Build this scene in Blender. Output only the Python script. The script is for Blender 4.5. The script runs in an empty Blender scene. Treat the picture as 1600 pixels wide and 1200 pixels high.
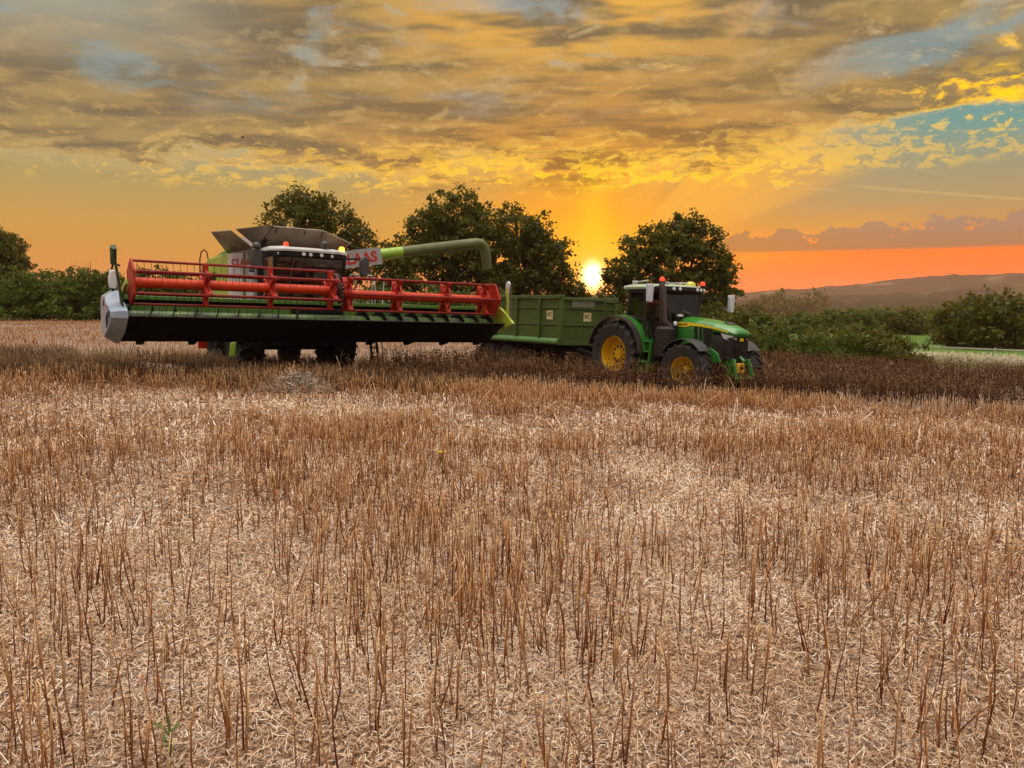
import bpy, math, random
import numpy as np
from mathutils import Vector, Matrix

R = math.radians
scene = bpy.context.scene
col = scene.collection
rng = np.random.default_rng(7)
random.seed(7)

# ---------------------------------------------------------------- camera
CAM_Z = 1.6
FPX = 1209.0                       # focal length in pixels of the 1600 px wide photograph
PITCH = math.atan(130 / FPX)
cam_data = bpy.data.cameras.new("camera")
cam_data.sensor_width = 36.0
cam_data.lens = 36.0 * FPX / 1600.0
cam_data.clip_start = 0.05
cam_data.clip_end = 40000.0
cam = bpy.data.objects.new("camera", cam_data)
col.objects.link(cam)
cam.location = (0, 0, CAM_Z)
cam.rotation_euler = (math.pi / 2 - PITCH, 0, 0)
scene.camera = cam

# ---------------------------------------------------------------- render settings
scene.render.engine = 'CYCLES'
cy = scene.cycles
cy.use_denoising = True
try:
    cy.denoiser = 'OPENIMAGEDENOISE'
except Exception:
    pass
cy.adaptive_threshold = 0.02
cy.max_bounces = 6
cy.diffuse_bounces = 3
cy.glossy_bounces = 3
cy.transmission_bounces = 5
cy.transparent_max_bounces = 8
cy.volume_bounces = 1
cy.caustics_reflective = False
cy.caustics_refractive = False
cy.sample_clamp_indirect = 6.0
vs = scene.view_settings
vs.view_transform = 'Standard'
vs.look = 'None'
vs.exposure = 0.0
vs.gamma = 1.0
vs.use_curve_mapping = False

# ---------------------------------------------------------------- node helpers
class Nodes:
    def __init__(self, tree):
        self.t = tree
        self.L = tree.links
    def n(self, typ, **kw):
        nd = self.t.nodes.new(typ)
        for k, v in kw.items():
            setattr(nd, k, v)
        return nd
    def put(self, sock, v):
        if isinstance(v, bpy.types.NodeSocket):
            self.L.new(v, sock)
        elif v is not None:
            if isinstance(v, (tuple, list)) and len(v) == 3 and sock.type == 'RGBA':
                v = (*v, 1.0)
            sock.default_value = v
    def m(self, op, a, b=None, c=None, clamp=False):
        nd = self.n('ShaderNodeMath', operation=op, use_clamp=clamp)
        self.put(nd.inputs[0], a)
        if b is not None: self.put(nd.inputs[1], b)
        if c is not None: self.put(nd.inputs[2], c)
        return nd.outputs[0]
    def add(self, a, b): return self.m('ADD', a, b)
    def sub(self, a, b): return self.m('SUBTRACT', a, b)
    def mul(self, a, b): return self.m('MULTIPLY', a, b)
    def div(self, a, b): return self.m('DIVIDE', a, b)
    def ss(self, x, a, b, lo=0.0, hi=1.0):
        nd = self.n('ShaderNodeMapRange', interpolation_type='SMOOTHSTEP')
        for i, v in enumerate((x, a, b, lo, hi)):
            self.put(nd.inputs[i], v)
        return nd.outputs[0]
    def mix(self, f, a, b, mode='MIX'):
        nd = self.n('ShaderNodeMix', data_type='RGBA', blend_type=mode)
        self.put(nd.inputs[0], f); self.put(nd.inputs[6], a); self.put(nd.inputs[7], b)
        return nd.outputs[2]
    def ramp(self, f, stops, interp='LINEAR'):
        nd = self.n('ShaderNodeValToRGB')
        cr = nd.color_ramp
        cr.interpolation = interp
        while len(cr.elements) < len(stops):
            cr.elements.new(0.5)
        for e, (p, c) in zip(cr.elements, stops):
            e.position = p
            e.color = (*c, 1.0) if len(c) == 3 else c
        self.put(nd.inputs[0], f)
        return nd.outputs[0]
    def noise(self, vec, scale, detail=4.0, rough=0.5, dist=0.0, lac=2.0):
        nd = self.n('ShaderNodeTexNoise')
        if vec is not None: self.put(nd.inputs['Vector'], vec)
        nd.inputs['Scale'].default_value = scale
        nd.inputs['Detail'].default_value = detail
        nd.inputs['Roughness'].default_value = rough
        nd.inputs['Lacunarity'].default_value = lac
        nd.inputs['Distortion'].default_value = dist
        return nd.outputs['Fac']
    def xyz(self, x, y, z=0.0):
        nd = self.n('ShaderNodeCombineXYZ')
        for i, v in enumerate((x, y, z)): self.put(nd.inputs[i], v)
        return nd.outputs[0]
    def sep(self, v):
        nd = self.n('ShaderNodeSeparateXYZ'); self.put(nd.inputs[0], v)
        return nd.outputs
# ---------------------------------------------------------------- sky and sun
SUN_AZ, SUN_EL = 5.9, 1.8           # degrees right of straight ahead (+Y) and above the horizon

world = bpy.data.worlds.new("World")
scene.world = world
world.use_nodes = True
world.cycles.sampling_method = 'MANUAL'
world.cycles.sample_map_resolution = 512
wt = world.node_tree
wt.nodes.clear()
W = Nodes(wt)
gen = W.n('ShaderNodeTexCoord').outputs['Generated']
dx, dy, dz = W.sep(gen)
az = W.mul(W.m('ARCTAN2', dx, dy), 57.29578)
el = W.mul(W.m('ARCSINE', dz), 57.29578)
sx = W.sub(az, SUN_AZ)
sy = W.sub(el, SUN_EL)

def gauss(a, sa, b, sb):
    q = W.add(W.m('POWER', W.m('ABSOLUTE', W.div(a, sa)), 2.0), W.m('POWER', W.m('ABSOLUTE', W.div(b, sb)), 2.0))
    return W.m('EXPONENT', W.mul(q, -1.0))

e01 = W.div(W.m('MAXIMUM', el, 0.0), 30.0)
def E_(d): return d / 30.0
left_c = W.ramp(e01, [(E_(0), (.70, .20, .02)), (E_(2.8), (.68, .28, .035)), (E_(5.2), (.58, .33, .07)), (E_(8), (.44, .33, .12)),
                      (E_(11), (.30, .35, .27)), (E_(16), (.25, .34, .36)), (E_(24), (.36, .43, .46))])
right_c = W.ramp(e01, [(E_(0), (1.3, .25, .0)), (E_(1.6), (1.3, .18, .0)), (E_(3.6), (1.2, .20, .0)), (E_(5.0), (.60, .30, .08)), (E_(6.5), (.46, .32, .14)),
                       (E_(8.5), (.34, .33, .19)), (E_(11), (.15, .34, .30)), (E_(15), (.20, .34, .36)), (E_(24), (.36, .42, .42))])
clear = W.mix(W.ss(az, -6.0, 14.0), left_c, right_c)
sun_c = W.ramp(e01, [(E_(0), (1.1, .10, .0)), (E_(1.2), (1.15, .25, .0)), (E_(3), (1.2, .46, .0)), (E_(6), (1.1, .42, .0)), (E_(10), (.88, .36, .015)), (E_(20), (.4, .33, .2))])
near = gauss(sx, 12.0, sy, 14.0)
clear = W.mix(W.m('MULTIPLY', near, 1.05, clamp=True), clear, sun_c)
# faint sun rays fanning up to the right
ang = W.m('ARCTAN2', sy, sx)
ray_n = W.noise(W.xyz(W.mul(ang, 3.4), 0.3, 1.7), 1.9, 2.0, 0.5)
ray_f = W.mul(W.mul(W.ss(ray_n, .40, .58), W.ss(sx, 1.0, 6.0)), W.mul(W.ss(el, 3.0, 7.0), W.ss(W.add(sx, W.mul(sy, .3)), 26.0, 9.0)))
clear = W.mix(W.mul(ray_f, .85), clear, (1.0, .46, .05))

# distant cumulus bank, low on the right
bank_n = W.noise(W.xyz(W.mul(az, .55), W.mul(el, .75), 4.0), 1.3, 4.0, 0.6)
bank_top = W.add(W.add(W.mul(W.sub(az, 13.0), .045), 4.35), W.mul(W.sub(bank_n, .5), 5.5))
bank_m = W.mul(W.ss(W.sub(bank_top, el), -.05, .16), W.ss(el, 3.15, 3.55))
bank_m = W.mul(bank_m, W.ss(az, 10.5, 15.5))
bank_col = W.mix(W.ss(el, 3.2, 5.2), W.mix(W.ss(az, 14., 30.), (.62, .22, .03), (.44, .19, .07)), W.mix(W.ss(az, 14., 30.), (.50, .25, .08), (.42, .25, .15)))
rim = W.mul(W.ss(W.sub(bank_top, el), .35, .02), W.ss(bank_n, .53, .66))
bank_col = W.mix(W.mul(rim, .7), bank_col, (.85, .42, .10))
clear = W.mix(bank_m, clear, bank_col)

# cloud deck, laid out on a level sheet overhead so it shrinks towards the horizon
zz = W.add(W.m('MAXIMUM', dz, 0.0), 0.055)
px_ = W.div(dx, zz); py_ = W.div(dy, zz)
warp = W.noise(W.xyz(px_, py_, 0.0), .9, 3.0, .5)
P = W.xyz(W.add(W.mul(px_, .95), W.mul(warp, .7)), W.add(W.mul(py_, .85), W.mul(warp, .5)), 0.37)
n1 = W.noise(P, 1.05, 6.0, .6)
n2 = W.noise(W.xyz(W.mul(az, .16), W.mul(el, .36), 2.2), 1.6, 5.0, .62, .4)
n2b = W.noise(W.xyz(W.sub(W.mul(az, .16), W.mul(W.m('TANH', W.mul(sx, .12)), .07)), W.sub(W.mul(el, .36), .13), 2.2), 1.6, 4.0, .62, .4)
edge = W.add(W.add(8.0, W.mul(W.ss(az, 5.0, 24.0), 1.0)), W.mul(W.sub(W.noise(W.xyz(W.mul(az, .08), 0., 9.), 1.5, 3., .5), .5), 3.5))
in_deck = W.ss(W.sub(el, edge), -.6, 1.2)
thick_bias = W.mul(W.ss(W.sub(el, edge), .2, 5.0), .20)
hole = W.mul(W.mul(W.ss(az, 11.0, 22.0), W.ss(el, 14.5, 11.5)), .12)
hole2 = W.mul(W.mul(W.ss(el, 12.5, 15.0), W.ss(el, 23.0, 18.5)), .11)
dens = W.sub(W.sub(W.add(W.add(W.mul(n1, .66), W.mul(n2, .44)), thick_bias), hole), hole2)
cover = W.mul(W.ss(dens, .47, .585), in_deck)
thick = W.ss(dens, .50, .615)
prox = gauss(sx, 17.0, sy, 10.5)
prox2 = gauss(sx, 30.0, W.sub(el, 8.5), 3.4)
right_far = W.mul(W.ss(az, 16., 27.), gauss(W.sub(az, 31.), 9., W.sub(el, 13.), 3.6))
litf = W.m('MAXIMUM', W.m('MAXIMUM', prox, W.mul(prox2, .8)), right_far)
lit_c = W.mix(litf, (.56, .40, .18), (1.4, .74, .0))
n3 = W.noise(W.xyz(W.mul(px_, 1.1), W.mul(py_, 2.0), 7.7), 1.7, 3.0, .6)
dark_far = W.mix(W.ss(n3, .35, .65), (.18, .145, .08), (.38, .265, .105))
dark_far = W.mix(W.mul(W.ss(az, -14., -30.), W.ss(el, 13., 19.)), dark_far, (.36, .36, .28))
dark_near = W.mix(W.ss(n3, .38, .62), (.48, .19, .005), (1.0, .38, .0))
dark_c = W.mix(W.m('MULTIPLY', prox, 1.15, clamp=True), dark_far, dark_near)
top_glow = W.mul(gauss(W.sub(az, 4.), 13., W.sub(el, 19.5), 3.2), W.ss(n3, .42, .58))
dark_c = W.mix(W.mul(top_glow, 1.0), dark_c, (.90, .46, .07))
emb = W.mul(W.ss(W.sub(n2, n2b), .02, .14), W.add(.3, W.mul(litf, .7)))
gap_n = W.noise(W.xyz(W.mul(az, .075), W.mul(el, .21), 6.6), 1.35, 5.0, .6, .6)
gap = W.mul(W.ss(gap_n, .52, .68), W.ss(el, 11.5, 14.5))
cover = W.mul(cover, W.sub(1.0, W.mul(gap, .75)))
cloud_c = W.mix(W.m('MAXIMUM', W.sub(1.0, thick), emb), dark_c, lit_c)
# bright flecks on the lower edge of the deck
fl = W.noise(W.xyz(W.mul(az, .55), W.mul(el, 1.25), 5.1), 1.35, 4.0, .66, .5)
fl2 = W.noise(W.xyz(W.mul(px_, .9), W.mul(py_, 1.1), 3.3), 1.0, 3.0, .5)
band = W.mul(W.ss(W.sub(el, edge), -1.0, .1), W.ss(W.sub(el, edge), 6.5, .8))
fleck = W.mul(W.ss(W.add(W.add(fl, W.mul(W.sub(fl2, .5), .55)), W.mul(W.ss(az, 12., 19.), .05)), .525, .625), band)
sky_c = W.mix(cover, clear, cloud_c)
sky_c = W.mix(W.mul(fleck, W.m('MAXIMUM', litf, .5)), sky_c, W.mix(litf, (.80, .48, .12), (1.35, .78, .0)))

# old vapour trails drifting over the right-hand side
def trail(a0, e0, a1, e1, wd, st):
    global sky_c
    t_ = W.div(W.sub(az, a0), a1 - a0)
    dd = W.sub(el, W.add(e0, W.mul(t_, e1 - e0)))
    mk_ = W.mul(W.m('EXPONENT', W.mul(W.m('POWER', W.m('ABSOLUTE', W.div(dd, wd)), 2.0), -1.0)), W.mul(W.ss(t_, 0., .15), W.ss(t_, 1.05, .9)))
    sky_c = W.mix(W.mul(mk_, st), sky_c, (.78, .55, .24))
trail(22.5, 7.7, 34.5, 5.9, .085, .33)
trail(17.2, 7.9, 22.6, 7.3, .05, .3)
# glow and disk of the setting sun
glow = gauss(sx, 3.4, sy, 3.2)
glow2 = gauss(sx, 1.1, W.sub(el, 5.0), 4.6)
sky_c = W.mix(W.mul(glow2, .34), sky_c, (1.35, .80, .0))
sky_c = W.mix(W.m('MULTIPLY', glow, .9, clamp=True), sky_c, (1.6, .68, .0))
core = gauss(sx, .55, sy, .7)
sky_c = W.mix(W.m('MULTIPLY', core, 1.3, clamp=True), sky_c, (6.0, 5.0, 2.4))

# unseen sky dome overhead and behind the camera, brightened to fill-light the scene
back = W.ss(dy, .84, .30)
fill_dome_c = W.ramp(W.div(el, 90.0), [(0.0, (.24, .18, .15)), (.22, (.36, .30, .26)), (.5, (1.35, 1.24, 1.14)), (1.0, (6.5, 5.95, 5.4))])
bg = W.n('ShaderNodeBackground'); W.put(bg.inputs[0], sky_c); bg.inputs[1].default_value = 1.0
bgd = W.n('ShaderNodeBackground'); W.put(bgd.inputs[0], fill_dome_c); bgd.inputs[1].default_value = 0.95
nish = W.n('ShaderNodeTexSky', sky_type='NISHITA', sun_disc=False)
nish.sun_elevation = R(SUN_EL); nish.sun_rotation = R(SUN_AZ)
bg2 = W.n('ShaderNodeBackground'); W.put(bg2.inputs[0], nish.outputs[0]); bg2.inputs[1].default_value = 0.05
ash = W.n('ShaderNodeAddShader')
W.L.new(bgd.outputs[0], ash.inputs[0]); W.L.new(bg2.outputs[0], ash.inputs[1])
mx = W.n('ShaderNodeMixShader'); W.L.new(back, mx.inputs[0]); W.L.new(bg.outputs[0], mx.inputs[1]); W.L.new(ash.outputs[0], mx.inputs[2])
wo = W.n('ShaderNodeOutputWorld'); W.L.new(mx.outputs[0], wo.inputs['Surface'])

sun_l = bpy.data.lights.new("sun", 'SUN')
sun_l.energy = 2.0
sun_l.color = (1.0, .50, .16)
sun_l.angle = R(0.6)
sun = bpy.data.objects.new("sun", sun_l)
col.objects.link(sun)
sd = Vector((math.sin(R(SUN_AZ)) * math.cos(R(SUN_EL)), math.cos(R(SUN_AZ)) * math.cos(R(SUN_EL)), math.sin(R(SUN_EL))))
sun.rotation_euler = sd.to_track_quat('Z', 'Y').to_euler()
# ---------------------------------------------------------------- mesh builder
class MB:
    """collects shapes and links them as one mesh object"""
    def __init__(self):
        self.v = []; self.f = []
    def pts(self, P, F):
        o = len(self.v)
        self.v += [tuple(p) for p in P]
        self.f += [tuple(i + o for i in f) for f in F]
        return self
    def box(self, c, s, rot=(0, 0, 0), top=None):
        hx, hy, hz = s[0] / 2, s[1] / 2, s[2] / 2
        tx, ty = (1, 1) if top is None else top
        P = [(-hx, -hy, -hz), (hx, -hy, -hz), (hx, hy, -hz), (-hx, hy, -hz),
             (-hx * tx, -hy * ty, hz), (hx * tx, -hy * ty, hz), (hx * tx, hy * ty, hz), (-hx * tx, hy * ty, hz)]
        if any(rot):
            M = Matrix.Rotation(rot[2], 3, 'Z') @ Matrix.Rotation(rot[1], 3, 'Y') @ Matrix.Rotation(rot[0], 3, 'X')
            P = [M @ Vector(p) for p in P]
        P = [(p[0] + c[0], p[1] + c[1], p[2] + c[2]) for p in P]
        return self.pts(P, [(0, 3, 2, 1), (4, 5, 6, 7), (0, 1, 5, 4), (1, 2, 6, 5), (2, 3, 7, 6), (3, 0, 4, 7)])
    def hexa(self, P):
        return self.pts(P, [(0, 3, 2, 1), (4, 5, 6, 7), (0, 1, 5, 4), (1, 2, 6, 5), (2, 3, 7, 6), (3, 0, 4, 7)])
    def bar(self, a, b, w, h, up=(0, 0, 1)):
        a, b = Vector(a), Vector(b); d = (b - a).normalized()
        u = Vector(up)
        if abs(d.dot(u)) > .98: u = Vector((1, 0, 0))
        s = d.cross(u).normalized(); u = s.cross(d)
        P = []
        for p in (a, b):
            P += [p - s * w / 2 - u * h / 2, p + s * w / 2 - u * h / 2, p + s * w / 2 + u * h / 2, p - s * w / 2 + u * h / 2]
        return self.pts(P, [(3, 2, 1, 0), (4, 5, 6, 7), (0, 1, 5, 4), (1, 2, 6, 5), (2, 3, 7, 6), (3, 0, 4, 7)])
    def tube(self, path, r, n=8, caps=True):
        path = [Vector(p) for p in path]
        rs = r if isinstance(r, (list, tuple)) else [r] * len(path)
        P = []; F = []; prev = None
        for i, p in enumerate(path):
            d = (path[min(i + 1, len(path) - 1)] - path[max(i - 1, 0)]).normalized()
            if prev is None:
                u = Vector((0, 0, 1)) if abs(d.z) < .95 else Vector((1, 0, 0))
                u = (u - d * u.dot(d)).normalized()
            else:
                u = (prev - d * prev.dot(d)).normalized()
            prev = u; s = d.cross(u)
            for k in range(n):
                a = 2 * math.pi * k / n
                P.append(p + (u * math.cos(a) + s * math.sin(a)) * rs[i])
        for i in range(len(path) - 1):
            for k in range(n):
                k2 = (k + 1) % n
                F.append((i * n + k, i * n + k2, (i + 1) * n + k2, (i + 1) * n + k))
        if caps:
            F.append(tuple(range(n - 1, -1, -1))); F.append(tuple(range((len(path) - 1) * n, len(path) * n)))
        return self.pts(P, F)
    def lathe(self, prof, c=(0, 0, 0), axis='y', n=32, a0=0.0, a1=2 * math.pi, close=None):
        """prof: (radius, offset along the axis)"""
        full = abs(a1 - a0 - 2 * math.pi) < 1e-6
        m = n if full else n + 1
        P = []; F = []; k = len(prof)
        for i in range(m):
            a = a0 + (a1 - a0) * i / n
            ca, sa = math.cos(a), math.sin(a)
            for r, t in prof:
                q = {'y': (r * ca, t, r * sa), 'x': (t, r * ca, r * sa), 'z': (r * ca, r * sa, t)}[axis]
                P.append((q[0] + c[0], q[1] + c[1], q[2] + c[2]))
        for i in range(n):
            i2 = (i + 1) % m
            for j in range(k - 1):
                F.append((i * k + j, i * k + j + 1, i2 * k + j + 1, i2 * k + j))
        if close:
            for i in range(n):
                i2 = (i + 1) % m
                F.append((i * k + k - 1, i * k, i2 * k, i2 * k + k - 1))
        return self.pts(P, F)
    def prism(self, poly, axis, a, b):
        n = len(poly)
        def q(u, v, t): return {'y': (u, t, v), 'x': (t, u, v), 'z': (u, v, t)}[axis]
        P = [q(u, v, a) for u, v in poly] + [q(u, v, b) for u, v in poly]
        F = [tuple(range(n)), tuple(range(2 * n - 1, n - 1, -1))]
        F += [(i, i + n, (i + 1) % n + n, (i + 1) % n) for i in range(n)]
        return self.pts(P, F)
    def loft(self, rings, caps=True, ring_closed=True):
        n = len(rings[0]); P = [p for r in rings for p in r]; F = []
        for i in range(len(rings) - 1):
            for k in range(n if ring_closed else n - 1):
                k2 = (k + 1) % n
                F.append((i * n + k, i * n + k2, (i + 1) * n + k2, (i + 1) * n + k))
        if caps and ring_closed:
            F.append(tuple(range(n - 1, -1, -1))); F.append(tuple(range((len(rings) - 1) * n, len(rings) * n)))
        return self.pts(P, F)
    def ball(self, c, r, n=12, squash=1.0, half=False):
        prof = []
        m = 7
        lo = 0 if half else -90
        for i in range(m):
            t = R(lo + (90 - lo) * i / (m - 1))
            prof.append((max(r * math.cos(t), 1e-4), r * math.sin(t) * squash))
        return self.lathe(prof, c, 'z', n)
    def sheet(self, quad, th, nrm=None):
        a, b, c, d = [Vector(p) for p in quad]
        n = (b - a).cross(d - a).normalized() if nrm is None else Vector(nrm)
        return self.hexa([a, b, c, d, a + n * th, b + n * th, c + n * th, d + n * th])
    def islands(self):
        up = list(range(len(self.v)))
        def find(i):
            while up[i] != i:
                up[i] = up[up[i]]; i = up[i]
            return i
        for f in self.f:
            a = find(f[0])
            for i in f[1:]: up[find(i)] = a
        groups = {}
        for f in self.f: groups.setdefault(find(f[0]), []).append(f)
        out = []
        for fs in groups.values():
            m = MB(); idx = {}
            for f in fs:
                for i in f:
                    if i not in idx: idx[i] = len(m.v); m.v.append(self.v[i])
                m.f.append(tuple(idx[i] for i in f))
            out.append(m)
        return out
    def each(self, name, mat, parent=None, **kw):
        """every loose piece becomes an object of its own"""
        return [m.build(name, mat, parent, **kw) for m in self.islands()]
    def build(self, name, mat, parent=None, bevel=0.0, smooth=35):
        me = bpy.data.meshes.new(name)
        me.from_pydata(self.v, [], self.f)
        me.validate()
        import bmesh
        bm = bmesh.new(); bm.from_mesh(me)
        bmesh.ops.recalc_face_normals(bm, faces=bm.faces)
        bm.to_mesh(me); bm.free()
        me.materials.append(mat)
        if smooth:
            me.polygons.foreach_set('use_smooth', [True] * len(me.polygons))
            me.set_sharp_from_angle(angle=R(smooth))
        o = bpy.data.objects.new(name, me)
        col.objects.link(o)
        if parent is not None: o.parent = parent
        if bevel:
            md = o.modifiers.new('bevel', 'BEVEL'); md.width = bevel; md.segments = 2; md.limit_method = 'ANGLE'; md.angle_limit = R(40)
            md.harden_normals = False
        return o

def np_mesh(name, V, F, mat, parent=None, attrs=None, smooth=False):
    V = np.ascontiguousarray(V, dtype=np.float32); F = np.ascontiguousarray(F, dtype=np.int32)
    me = bpy.data.meshes.new(name)
    k = F.shape[1]
    me.vertices.add(len(V)); me.vertices.foreach_set('co', V.ravel())
    me.loops.add(F.size); me.loops.foreach_set('vertex_index', F.ravel())
    me.polygons.add(len(F))
    me.polygons.foreach_set('loop_start', np.arange(0, F.size, k, dtype=np.int32))
    me.polygons.foreach_set('loop_total', np.full(len(F), k, dtype=np.int32))
    if smooth: me.polygons.foreach_set('use_smooth', np.ones(len(F), dtype=bool))
    for an, av in (attrs or {}).items():
        a = me.attributes.new(an, 'FLOAT', 'POINT'); a.data.foreach_set('value', np.ascontiguousarray(av, dtype=np.float32))
    me.update(calc_edges=True)
    me.materials.append(mat)
    o = bpy.data.objects.new(name, me)
    col.objects.link(o)
    if parent is not None: o.parent = parent
    return o

def tag(o, label=None, cat=None, group=None, kind=None):
    if label: o['label'] = label
    if cat: o['category'] = cat
    if group: o['group'] = group
    if kind: o['kind'] = kind
    return o

def empty(name, loc, rot=(0, 0, 0)):
    o = bpy.data.objects.new(name, None)
    o.empty_display_size = .3
    o.location = loc; o.rotation_euler = rot
    col.objects.link(o)
    return o

def copy_tree(o, parent=None):
    c = o.copy(); col.objects.link(c)
    if parent is not None: c.parent = parent
    for ch in list(o.children): copy_tree(ch, c)
    return c

# ---------------------------------------------------------------- materials
MATS = {}
def paint(name, c1, c2=None, rough=.4, metal=0.0, scale=3.0, bump=0.0, dust=0.0, dust_c=(.22, .15, .09), coat=0.0, spec=.5):
    """painted / rubber / metal surface with uneven wear and dust"""
    if name in MATS: return MATS[name]
    m = bpy.data.materials.new(name); m.use_nodes = True
    t = m.node_tree; K = Nodes(t)
    b = t.nodes['Principled BSDF']
    oc = K.n('ShaderNodeTexCoord').outputs['Object']
    n = K.noise(oc, scale, 5.0, .6)
    c2 = c2 or tuple(x * .75 for x in c1)
    colr = K.mix(K.ss(n, .35, .68), c1, c2)
    if dust:
        nd = K.noise(oc, scale * 2.7, 6.0, .65)
        colr = K.mix(K.mul(K.ss(nd, .42, .72), dust), colr, dust_c)
    K.put(b.inputs['Base Color'], colr)
    K.put(b.inputs['Roughness'], K.ss(n, .3, .7, max(rough - .08, .03), min(rough + .15, 1.0)))
    b.inputs['Metallic'].default_value = metal
    b.inputs['Coat Weight'].default_value = coat
    b.inputs['Specular IOR Level'].default_value = spec
    if bump:
        bp = K.n('ShaderNodeBump'); bp.inputs['Strength'].default_value = bump; bp.inputs['Distance'].default_value = .02
        K.put(bp.inputs['Height'], K.noise(oc, scale * 8, 4.0, .6)); K.L.new(bp.outputs[0], b.inputs['Normal'])
    MATS[name] = m
    return m

def glass_mat(name, tint=(.75, .8, .78), alpha=.35, rough=.03):
    if name in MATS: return MATS[name]
    m = bpy.data.materials.new(name); m.use_nodes = True
    t = m.node_tree; K = Nodes(t); t.nodes.clear()
    gl = K.n('ShaderNodeBsdfGlossy'); gl.inputs['Roughness'].default_value = rough; K.put(gl.inputs[0], (.9, .92, .95))
    tr = K.n('ShaderNodeBsdfTransparent'); K.put(tr.inputs[0], tint)
    df = K.n('ShaderNodeBsdfDiffuse'); K.put(df.inputs[0], (.12, .10, .07))
    fr = K.n('ShaderNodeFresnel'); fr.inputs[0].default_value = 1.5
    oc = K.n('ShaderNodeTexCoord').outputs['Object']
    dirt = K.ss(K.noise(oc, 3.0, 5.0, .65), .4, .85, .01, alpha * .6)
    m1 = K.n('ShaderNodeMixShader'); K.put(m1.inputs[0], dirt); K.L.new(tr.outputs[0], m1.inputs[1]); K.L.new(df.outputs[0], m1.inputs[2])
    m2 = K.n('ShaderNodeMixShader'); K.put(m2.inputs[0], K.add(fr.outputs[0], .02)); K.L.new(m1.outputs[0], m2.inputs[1]); K.L.new(gl.outputs[0], m2.inputs[2])
    o = K.n('ShaderNodeOutputMaterial'); K.L.new(m2.outputs[0], o.inputs[0])
    MATS[name] = m
    return m

def lamp_mat(name, c, strength, base):
    if name in MATS: return MATS[name]
    m = bpy.data.materials.new(name); m.use_nodes = True
    b = m.node_tree.nodes['Principled BSDF']
    K = Nodes(m.node_tree)
    oc = K.n('ShaderNodeTexCoord').outputs['Object']
    K.put(b.inputs['Base Color'], K.mix(K.noise(oc, 30., 2.), base, tuple(x * .7 for x in base)))
    K.put(b.inputs['Emission Color'], c)
    b.inputs['Emission Strength'].default_value = strength
    b.inputs['Roughness'].default_value = .2
    MATS[name] = m
    return m

def leaf_mat(name, stops, trans=(.22, .20, .03), tw=.25, rough=.55):
    if name in MATS: return MATS[name]
    m = bpy.data.materials.new(name); m.use_nodes = True
    t = m.node_tree; K = Nodes(t)
    b = t.nodes['Principled BSDF']
    at = K.n('ShaderNodeAttribute', attribute_name='rnd').outputs['Fac']
    oc = K.n('ShaderNodeTexCoord').outputs['Object']
    f = K.add(K.mul(at, .6), K.mul(K.noise(oc, .45, 3.0), .4))
    K.put(b.inputs['Base Color'], K.ramp(f, stops))
    b.inputs['Roughness'].default_value = rough
    b.inputs['Specular IOR Level'].default_value = .25
    tl = K.n('ShaderNodeBsdfTranslucent'); K.put(tl.inputs[0], trans)
    mx_ = K.n('ShaderNodeMixShader'); mx_.inputs[0].default_value = tw
    K.L.new(b.outputs[0], mx_.inputs[1]); K.L.new(tl.outputs[0], mx_.inputs[2])
    K.L.new(mx_.outputs[0], t.nodes['Material Output'].inputs[0])
    MATS[name] = m
    return m

def text_obj(body, mat, parent, loc, x_axis, y_axis, size, name='lettering', bold=.02, ext=.004, shear=0.0):
    cu = bpy.data.curves.new(name, 'FONT')
    cu.body = body; cu.size = size; cu.align_x = 'CENTER'; cu.align_y = 'CENTER'
    cu.extrude = ext; cu.offset = bold * size; cu.shear = shear
    tmp = bpy.data.objects.new(name + '_curve', cu)
    col.objects.link(tmp)
    me = bpy.data.meshes.new_from_object(tmp.evaluated_get(bpy.context.evaluated_depsgraph_get()))
    bpy.data.objects.remove(tmp)
    me.materials.clear(); me.materials.append(mat)
    o = bpy.data.objects.new(name, me)
    col.objects.link(o)
    X = Vector(x_axis).normalized(); Y = Vector(y_axis).normalized(); Z = X.cross(Y).normalized(); Y = Z.cross(X)
    M = Matrix((X, Y, Z)).transposed().to_4x4(); M.translation = Vector(loc)
    o.parent = parent
    o.matrix_local = M
    return o

# numpy value noise used to scatter plants in patches
def vnoise(x, y, scale, seed=0):
    x = np.asarray(x) * scale; y = np.asarray(y) * scale
    xi = np.floor(x).astype(np.int64); yi = np.floor(y).astype(np.int64)
    fx = x - xi; fy = y - yi
    fx = fx * fx * (3 - 2 * fx); fy = fy * fy * (3 - 2 * fy)
    def h(a, b):
        n = (a * 374761393 + b * 668265263 + seed * 974711) & 0x7fffffff
        n = ((n ^ (n >> 13)) * 1274126177) & 0x7fffffff
        return ((n ^ (n >> 16)) & 0xffff) / 65535.0
    return (h(xi, yi) * (1 - fx) + h(xi + 1, yi) * fx) * (1 - fy) + (h(xi, yi + 1) * (1 - fx) + h(xi + 1, yi + 1) * fx) * fy

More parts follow.
